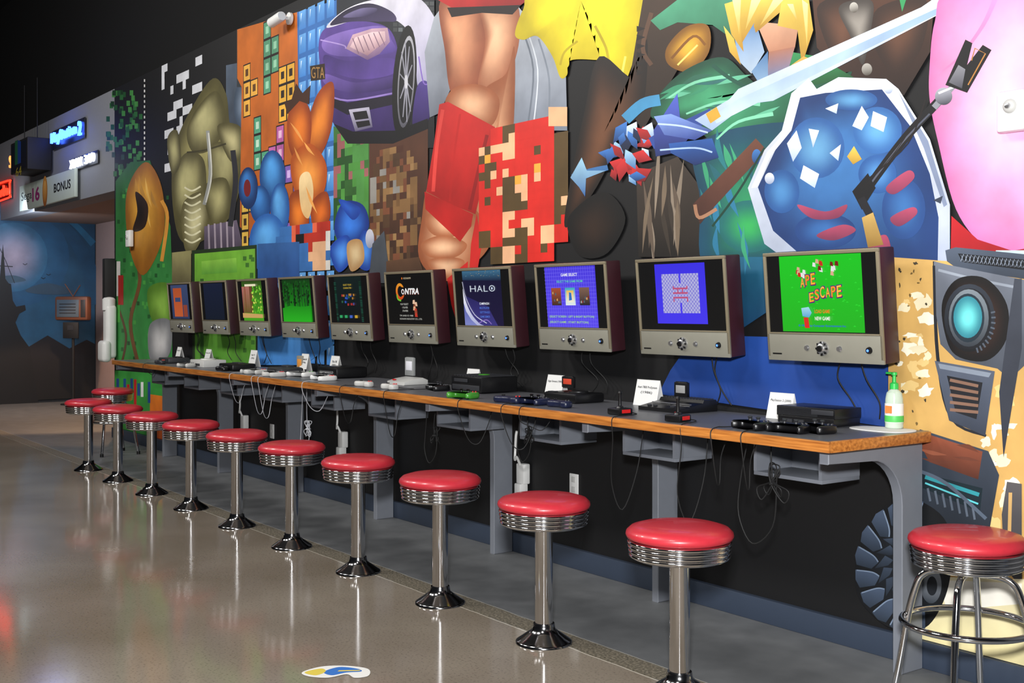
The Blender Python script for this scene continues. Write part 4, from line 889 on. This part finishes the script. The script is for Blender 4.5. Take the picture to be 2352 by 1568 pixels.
m2=MB(); m2.box((.09,-.0935,.06),(.11,.004,.02),DKG,.001); m3=MB(); m3.box((-.09,-.0935,.016),(.05,.006,.014),DKG); m3.box((-.03,-.0935,.016),(.05,.006,.014),DKG)
console(1880,962,'large black ribbed slab console beside black controllers',[('console_body',m),('disc_tray',m2),('controller_ports',m3)],rz=2)
gamepad(1736,985,-10,BLK,DKG,DKG,'black twin-stick controller with cord',s=1.05); gamepad(1818,992,8,BLK,DKG,DKG,'black twin-stick controller with cord',s=1.05); gamepad(1884,993,-15,BLK,DKG,DKG,'black twin-stick controller with cord',drop=False)
card(1797,957,['PlayStation 2 (2000)'],.14,.115)
W2=Matrix(((0,0,1,-.15),(1,0,0,0),(0,1,0,0),(0,0,0,1)))
m=MB(); m.prism([(-.12,0),(-.12,.018),(.02,.042),(.03,.056),(.11,.056),(.12,.046),(.12,0)],.30,BLK,W2,bev=.004)
for k in range(14): m.box((-.13+k*.02,.07,.058),(.006,.08,.004),DKG)
m2=MB(); m2.box((0,-.04,.036),(.26,.01,.004),SILVER); 
for xx in (-.1,-.06,.06): m2.box((xx,-.09,.026),(.02,.012,.006),DKG)
console(1556,938,'black wedge shaped console with cartridge slot',[('console_body',m),('switch_panel',m2)],rz=0,back=.17)
def cartridge(px,py,z,mt,labcol,lab,w=.08,h=.07,t=.018,rz=0):
    x,y=PC(px,py,.1); e=empty('game_cartridge',(x,y,ZCT+z),lab,'game cartridge',rz=rz)
    m=MB(); m.box((0,0,h/2),(w,t,h),mt,.003); m.box((0,0,h+.001),(w*.8,t*.7,.004),mt,.001); part('cartridge_shell',m.mesh('cartridge_shell'),e)
    m=MB(); m.box((0,-t/2-.0005,h*.55),(w*.7,.002,h*.5),mat('label_'+labcol,labcol,.5),.0005); part('cartridge_label',m.mesh('cartridge_label'),e); return e
cartridge(1566,930,.056,BLK,'8a8a8a','black cartridge standing in the wedge console',.09,.075)
card(1490,931,['Atari 7800 ProSystem','(1986)'],.17,.13)
def joystick(px,py,rz):
    x,y=PC(px,py,.1,.07); e=empty('joystick',(x,y,ZCT),'black joystick with red button and cord','joystick','joysticks',rz=rz)
    m=MB(); m.box((0,0,.016),(.085,.085,.03),BLK,.006); part('joystick_base',m.mesh('joystick_base'),e)
    m=MB(); m.lathe([(0,.03),(.02,.03),(.016,.038),(.008,.042),(.007,.09),(.01,.1),(.007,.108),(0,.11)],BLK,seg=20); part('stick',m.mesh('stick'),e)
    m=MB(); m.lathe([(0,.038),(.008,.038),(.01,.03),(0,.03)],REDP,T(-.028,.028,0),18); m.box((.043,0,.018),(.004,.05,.016),REDP); part('fire_button',m.mesh('fire_button'),e)
    m=MB(); ye=CY-.014-y; m.tube([(0,.04,.01),(.06,.05,.005),(.1,ye*.4,.005),(.1,ye+.03,.005),(.1,ye-.004,-.01),(.1,ye+.002,-.1),(.06,ye+.03,-.3),(.1,ye+.06,-.42),(.13,ye+.12,-.25),(.12,ye+.17,-.06)],.0024,CORDB,seg=6); part('cord',m.mesh('cord'),e)
joystick(1424,952,0); joystick(1557,968,10)
m=MB(); m.box((0,0,.026),(.27,.2,.05),BLK,.012); m.lathe([(0,.058),(.05,.058),(.052,.05),(.075,.05),(.078,.054),(.082,.05),(0,.05)],BLK,T(.04,0,0),36); m.box((-.09,-.07,.052),(.05,.03,.004),DKG)
console(1318,922,'glossy black rounded console with circular vent',[('console_body',m)])
cartridge(1306,914,.058,BLK,'c04028','black cartridge with red label in console',.1,.06); card(1278,897,['Sega Genesis (1989)'],.15,.12)
NAVY=mat('navy_plastic','141a34',.35)
gamepad(1168,930,5,NAVY,BLK,REDP,'dark blue controller with cord','flat',s=1.2); gamepad(1232,928,0,NAVY,BLK,DKG,'dark blue controller with cord',s=1.15); gamepad(1285,935,0,NAVY,BLK,DKG,'dark blue controller with cord','flat',drop=False)
m=MB(); m.box((0,0,.05),(.32,.26,.09),BLK,.008)
for k in range(10): m.box((-.135+k*.03,0,.097),(.012,.24,.005),DKG)
m2=MB(); m2.lathe([(0,.006),(.03,.004),(.036,0),(0,0)],GREENP,T(0,0,.099),28); m3=MB(); m3.box((0,-.132,.03),(.28,.006,.03),DKG,.002); m3.box((-.05,-.133,.07),(.14,.004,.02),DKG,.001)
console(1112,896,'bulky black box console with round green emblem',[('console_body',m),('round_emblem',m2),('front_ports',m3)],back=.2)
gamepad(1070,916,10,GREENP,BLK,REDP,'translucent green controller with cord',s=1.1); gamepad(1012,896,-15,BLK,DKG,DKG,'black bulky controller with cord',s=1.1); card(1088,869,['Xbox (2001)'],.13,.12)
m=MB(); m.prism([(-.09,0),(-.09,.02),(-.03,.035),(.05,.045),(.09,.03),(.09,0)],.22,LTG,Matrix(((0,0,1,-.11),(1,0,0,0),(0,1,0,0),(0,0,0,1))),bev=.006); m2=MB(); m2.box((-.05,-.07,.03),(.03,.014,.008),REDP,.002)
console(936,882,'pale grey wedge console with cartridge slot',[('console_body',m),('power_switch',m2)])
cartridge(942,876,.044,mat('cart_grey','8a8c8c',.5),'d8d8e0','grey cartridge standing in the pale console',.11,.12)
gamepad(836,890,5,LTG,BLK,REDP,'pale grey flat controller','flat',cord=CORDB); gamepad(895,897,-4,LTG,BLK,REDP,'pale grey flat controller','flat',drop=False)
m=MB(); m.box((0,0,.04),(.3,.25,.075),BLK,.015); m2=MB(); m2.box((0,-.127,.04),(.2,.004,.02),SILVER,.001); console(786,866,'black console with silver tray line',[('console_body',m),('disc_tray',m2)],back=.2)
gamepad(698,864,10,WHT,DKG,GREENP,'white twin-stick controller with cord',cord=CORDW,s=1.35); gamepad(750,873,-10,WHT,DKG,REDP,'white twin-stick controller with cord',cord=CORDW,s=1.35); card(771,852,['Xbox 360','(2005)'],.13,.14)
m=MB(); m.box((0,0,.03),(.26,.19,.05),DKG,.02); m.box((0,.02,.06),(.1,.06,.02),DKG,.006); console(655,860,'charcoal curved console with top cartridge slot',[('console_body',m)])
cartridge(690,850,.0,mat('cart_tan','8a8478',.5),'d89040','grey cartridge with orange label',.1,.12); card(702,845,['Nintendo 64','(1996)'],.12,.14)
gamepad(590,858,10,LTG,DKG,REDP,'light grey three-pronged controller','trident',cord=CORDW,s=1.35); gamepad(636,864,-8,LTG,DKG,REDP,'light grey three-pronged controller','trident',cord=CORDW,s=1.35)
m=MB(); m.box((0,0,.03),(.28,.2,.05),BLK,.012); m.box((.02,0,.058),(.14,.05,.01),DKG,.003); console(545,850,'low black console beside white card',[('console_body',m)]); card(584,836,['Sega CD','(1992)'],.13,.14); gamepad(510,853,0,BLK,DKG,DKG,'small black controller with cord','flat',drop=False)
m=MB(); m.box((0,0,.03),(.3,.2,.06),LTG,.006); m.lathe([(0,.069),(.06,.069),(.065,.06),(0,.06)],LTG,None,32); m2=MB(); m2.box((0,-.102,.022),(.14,.006,.018),DKG,.001); console(478,842,'light grey console with round disc lid',[('console_body',m),('controller_ports',m2)]); gamepad(432,845,10,LTG,DKG,DKG,'light grey controller with cord',cord=CORDW,drop=False); card(480,824,['PlayStation (1995)'],.12,.12)
m=MB(); m.box((0,0,.025),(.26,.2,.045),DKG,.01); m.box((0,.03,.05),(.12,.05,.012),BLK,.003); console(400,833,'dark grey low console',[('console_body',m)]); gamepad(368,838,0,DKG,BLK,REDP,'dark grey small controller with cord','flat'); card(413,814,['SNES (1991)'],.11,.12)
# sanitizer bottle on paper towel
x,y=PZ(2076,983,CZ); y=min(y,-.07)
e=empty('paper_towel',(x,y-.05,ZCT),'white crumpled paper towel on the counter end','paper towel')
m=MB(); m.prism(cat([(-.13,-.07),(-.02,-.1),(.09,-.08),(.12,.02),(.06,.08),(-.05,.07),(-.14,.02)],4),.003,PAPER); part('towel_sheet',m.mesh('towel_sheet'),e)
e=empty('sanitizer_bottle',(x,y,ZCT+.0035),'clear pump bottle with green label and green cap','bottle')
CLR=mat('clear_bottle','dcecdc',.12,trans=.45); GC=mat('green_cap','2cae4a',.4)
m=MB(); m.lathe([(0,0),(.032,0),(.036,.004),(.037,.05),(.035,.12),(.03,.145),(.014,.16),(.013,.168),(0,.168)],CLR,seg=28); part('bottle_body',m.mesh('bottle_body'),e)
m=MB(); m.lathe([(.0372,.025),(.0376,.027),(.0372,.1),(.0368,.102)],WHT,seg=28); m.lathe([(.0377,.027),(.038,.028),(.0378,.052),(.0375,.053)],mat('label_green','48b050',.5),seg=28); m.box((0,-.038,.078),(.03,.004,.03),mat('label_orange','d07838',.5)); part('bottle_label',m.mesh('bottle_label'),e)
m=MB(); m.lathe([(0,.16),(.017,.16),(.017,.182),(.008,.188),(.007,.215),(.012,.217),(.012,.228),(0,.23)],GC,seg=20); m.box((-.016,0,.224),(.045,.012,.009),GC,.003); part('pump_cap',m.mesh('pump_cap'),e)
# ---------------- wall outlets, adapters, strobes ----------------
om=MB(); om.box((0,-.004,0),(.075,.008,.12),WHT,.003); ome=om.mesh('cover_plate')
sm_=MB(); sm_.box((0,-.0095,.028),(.034,.004,.03),LTG,.003); sm_.box((0,-.0095,-.028),(.034,.004,.03),LTG,.003); sme_=sm_.mesh('socket_pair')
for px,py in ((870,1028),(1320,1112),(626,990)):
    x,z=W(px,py); e=empty('wall_outlet',(x,-.0005,z),'white wall outlet cover plate on black wall','outlet','wall outlets'); part('cover_plate',ome,e); part('socket_pair',sme_,e)
am=MB(); am.box((0,-.03,0),(.075,.05,.12),WHT,.008); am.box((0,-.045,-.09),(.06,.06,.07),WHT,.008); ame=am.mesh('adapter_body')
for px,py in ((570,968),(797,1008),(1212,1086)):
    x,z=W(px,py); e=empty('power_adapter',(x,-.004,z),'bulky white power adapter plugged in with white cord','power adapter','power adapters'); part('adapter_body',ame,e)
    m=MB(); m.tube([(0,-.05,.05),(-.01,-.07,.1),(-.04,-.06,.08),(-.05,-.05,.14),(-.03,-.06,.22),(-.02,-.06,.25)],.008,WHT,seg=8); part('cord',m.mesh('cord'),e)
def strobe(px,py,s,label):
    x,z=W(px,py); e=empty('alarm_strobe',(x,-.0165,z),label,'alarm light')
    m=MB(); m.box((0,-.025,0),(.13*s,.05,.18*s),WHT,.01); part('strobe_housing',m.mesh('strobe_housing'),e)
    m=MB(); m.lathe([(0,.018),(.02*s,.014),(.03*s,.006),(.032*s,0),(0,0)],LTG,T(0,-.05,.02*s)@RY,24); m.lathe([(0,.024),(.012*s,.02),(.014*s,.012),(0,.012)],SILVER,T(0,-.05,.02*s)@RY,24); part('strobe_lens',m.mesh('strobe_lens'),e)
strobe(2342,258,.85,'white wall alarm strobe with clear lens over mural'); strobe(306,548,1.0,'small white wall alarm strobe')
x,z=W(672,44); e=empty('security_camera',(x,-.0165,z),'white bullet security camera mounted high on mural','security camera')
CM=T(.05,-.1,.0)@Matrix.Rotation(math.radians(-95),4,'Y')
m=MB(); m.lathe([(0,0),(.05,0),(.05,.02),(0,.02)],WHT,RY,24); m.tube([(0,0,0),(0,-.07,0)],.015,WHT,sm=0); part('camera_mount',m.mesh('camera_mount'),e)
m=MB(); m.lathe([(0,0),(.035,0),(.04,.02),(.04,.2),(.034,.205),(0,.2)],WHT,CM,24); m.lathe([(0,.2),(.028,.2),(.028,.207),(0,.207)],BLK,CM,24); part('camera_barrel',m.mesh('camera_barrel'),e)
x,z=W(268,765); e=empty('wall_dispenser',(x,-.0165,z),'tall white plastic dispenser fixed to the wall','dispenser')
m=MB(); m.box((0,-.06,.02),(.16,.12,.6),WHT,.04,seg=3); m.box((0,-.12,-.2),(.22,.1,.24),WHT,.04,seg=3); m.lathe([(0,-.1),(.07,-.1),(.07,.02),(.05,.04),(0,.05)],WHT,T(0,-.07,.36),24); part('dispenser_body',m.mesh('dispenser_body'),e)
x,z=W(266,645); e=empty('wall_speaker',(x,-.0165,z),'small black wall speaker above dispenser','speaker')
m=MB(); m.box((0,-.06,0),(.1,.12,.5),BLKM,.01); part('speaker_case',m.mesh('speaker_case'),e)
def bundle(px,py,mt,label,sc=1.0):
    dep_off=.46; x,z=W(px,py,dep_off)
    o_=MB(); r=random.Random(int(px))
    top=CZ-TK-z-.004
    pts=[(r.uniform(-.03,.03),0,top)]; 
    pts.append((.0,-.01,.1*sc))
    for k in range(4):
        s1=.08*sc*r.uniform(.6,1.1); sg=1 if k%2 else -1
        pts+=[(0,r.uniform(-.012,.012),0),(sg*s1*.6,r.uniform(-.02,.02),-s1*.9),(sg*s1*.9,r.uniform(-.02,.02),-s1*.3),(0,r.uniform(-.012,.012),.01)]
        pts+=[(-sg*s1*.4,r.uniform(-.02,.02),s1*.9),(sg*s1*.2,0,s1*.9)]
    pts+=[(.02,0,0),(.0,0,-.16*sc),(-.1*sc,.0,-.24*sc),(-.17*sc,0,-.14*sc),(-.16*sc,0,.0),(-.12*sc,0,top)]
    o_.tube(pts,.0028,mt,seg=6,sm=5); o_.tube([(-.012,0,0),(0,-.016,0),(.012,0,0),(0,.016,0)],.006,mt,seg=6,closed=True)
    single('cord_bundle',o_.mesh('cord_bundle'),(x,-dep_off,z),label,'cable','tied cord bundles')
bundle(1775,1110,CORDB,'tied bundle of black cords hanging under counter',1.1); bundle(1215,1000,CORDB,'tied bundle of black cords hanging under counter',.6); bundle(1000,1000,CORDB,'tied bundle of black cords hanging under counter',.7); bundle(708,985,CORDW,'tied bundle of pale cords hanging under counter',.7)
# floor sticker
x,y=PZ(775,1543,0)
pp=Painter(step=2e-4); 
pp.poly([(-.13,-.05),(-.09,.04),(0,.08),(.1,.07),(.14,-.01),(.1,-.05),(.05,-.02),(0,-.08),(-.08,-.09)],'dcdcd8',sm=True)
pp.poly([(-.05,-.02),(-.02,.055),(.06,.058),(.09,.03),(.04,.0),(0,-.05)],'2a6ab8',sm=True); pp.poly([(-.12,-.05),(-.08,.015),(-.045,-.015),(-.06,-.07)],'d0bc4a',sm=True); pp.poly([(.0,.0),(.08,.035),(.08,.047),(0,.015)],'d8c04a')
o=single('floor_sticker',pp.mesh('floor_sticker',M_PRINT),(x,y,.002),'small white edged blue and yellow floor sticker','sticker'); o.rotation_euler=(math.radians(-90),0,math.radians(36)); 
x,y=(-15.2,.75)
e=empty('recessed_downlight',(x,y,ZH-.001),'round recessed ceiling downlight glowing warm','light')
m=MB(); m.lathe([(.07,0),(.09,0),(.09,-.01),(.07,-.012)],WHT,seg=24); part('downlight_trim',m.mesh('downlight_trim'),e)
m=MB(); m.lathe([(0,-.004),(.068,-.004),(.068,0),(0,0)],mat('warm_bulb','ffd8a0',.4,emis='ffc080',es=8),seg=24); part('bulb',m.mesh('bulb'),e)
# ---------------- LIGHTS ----------------
def area(loc,size,en,tgt,col=(1,1,1),sy=None):
    l=bpy.data.lights.new('lamp_light','AREA'); l.energy=en; l.size=size; l.color=col
    if sy: l.shape='RECTANGLE'; l.size_y=sy
    o=link(bpy.data.objects.new('lamp_light',l)); o.location=loc; o.rotation_euler=(Vector(tgt)-Vector(loc)).to_track_quat('-Z','Y').to_euler(); return o
area((.15,-4.3,1.95),.22,420,(-4.5,0,1.3))
for x,en in ((-1.5,60),(-5,110),(-8.5,140),(-12,100)):
    area((x,-4.6,5.4),1.0,en*1.35,(x-.3,0,1.2),(1,.97,.93))
for x_,en_ in ((-15.2,90),(-16.8,230)):
    pl=bpy.data.lights.new('warm_downlight','SPOT'); pl.energy=en_; pl.color=(1,.6,.32); pl.spot_size=1.7; pl.shadow_soft_size=.06
    o=link(bpy.data.objects.new('warm_downlight',pl)); o.location=(x_,.75 if x_>-16 else .5,ZH-.05)
pl=bpy.data.lights.new('blue_wash','AREA'); pl.energy=30; pl.size=.8; pl.color=(.75,.85,1)
o=link(bpy.data.objects.new('blue_wash',pl)); o.location=(-16.8,-.3,2.6); o.rotation_euler=(Vector((-18.8,.4,1.5))-Vector(o.location)).to_track_quat('-Z','Y').to_euler()
w=bpy.data.worlds.new('World'); scene.world=w; w.use_nodes=True; w.node_tree.nodes['Background'].inputs[0].default_value=(.5,.55,.65,1); w.node_tree.nodes['Background'].inputs[1].default_value=.03
# ---------------- CAMERA ----------------
cam=bpy.data.cameras.new('camera'); cam.sensor_width=36; cam.lens=F/2352*36; cam.shift_y=-(784-HZ)/2352; cam.clip_end=100
co=link(bpy.data.objects.new('camera',cam)); co.location=(0,-D,H)
co.rotation_euler=Vector((-CS,SN,0)).to_track_quat('-Z','Y').to_euler()
scene.camera=co
scene.view_settings.view_transform='Standard'; scene.view_settings.look='None'
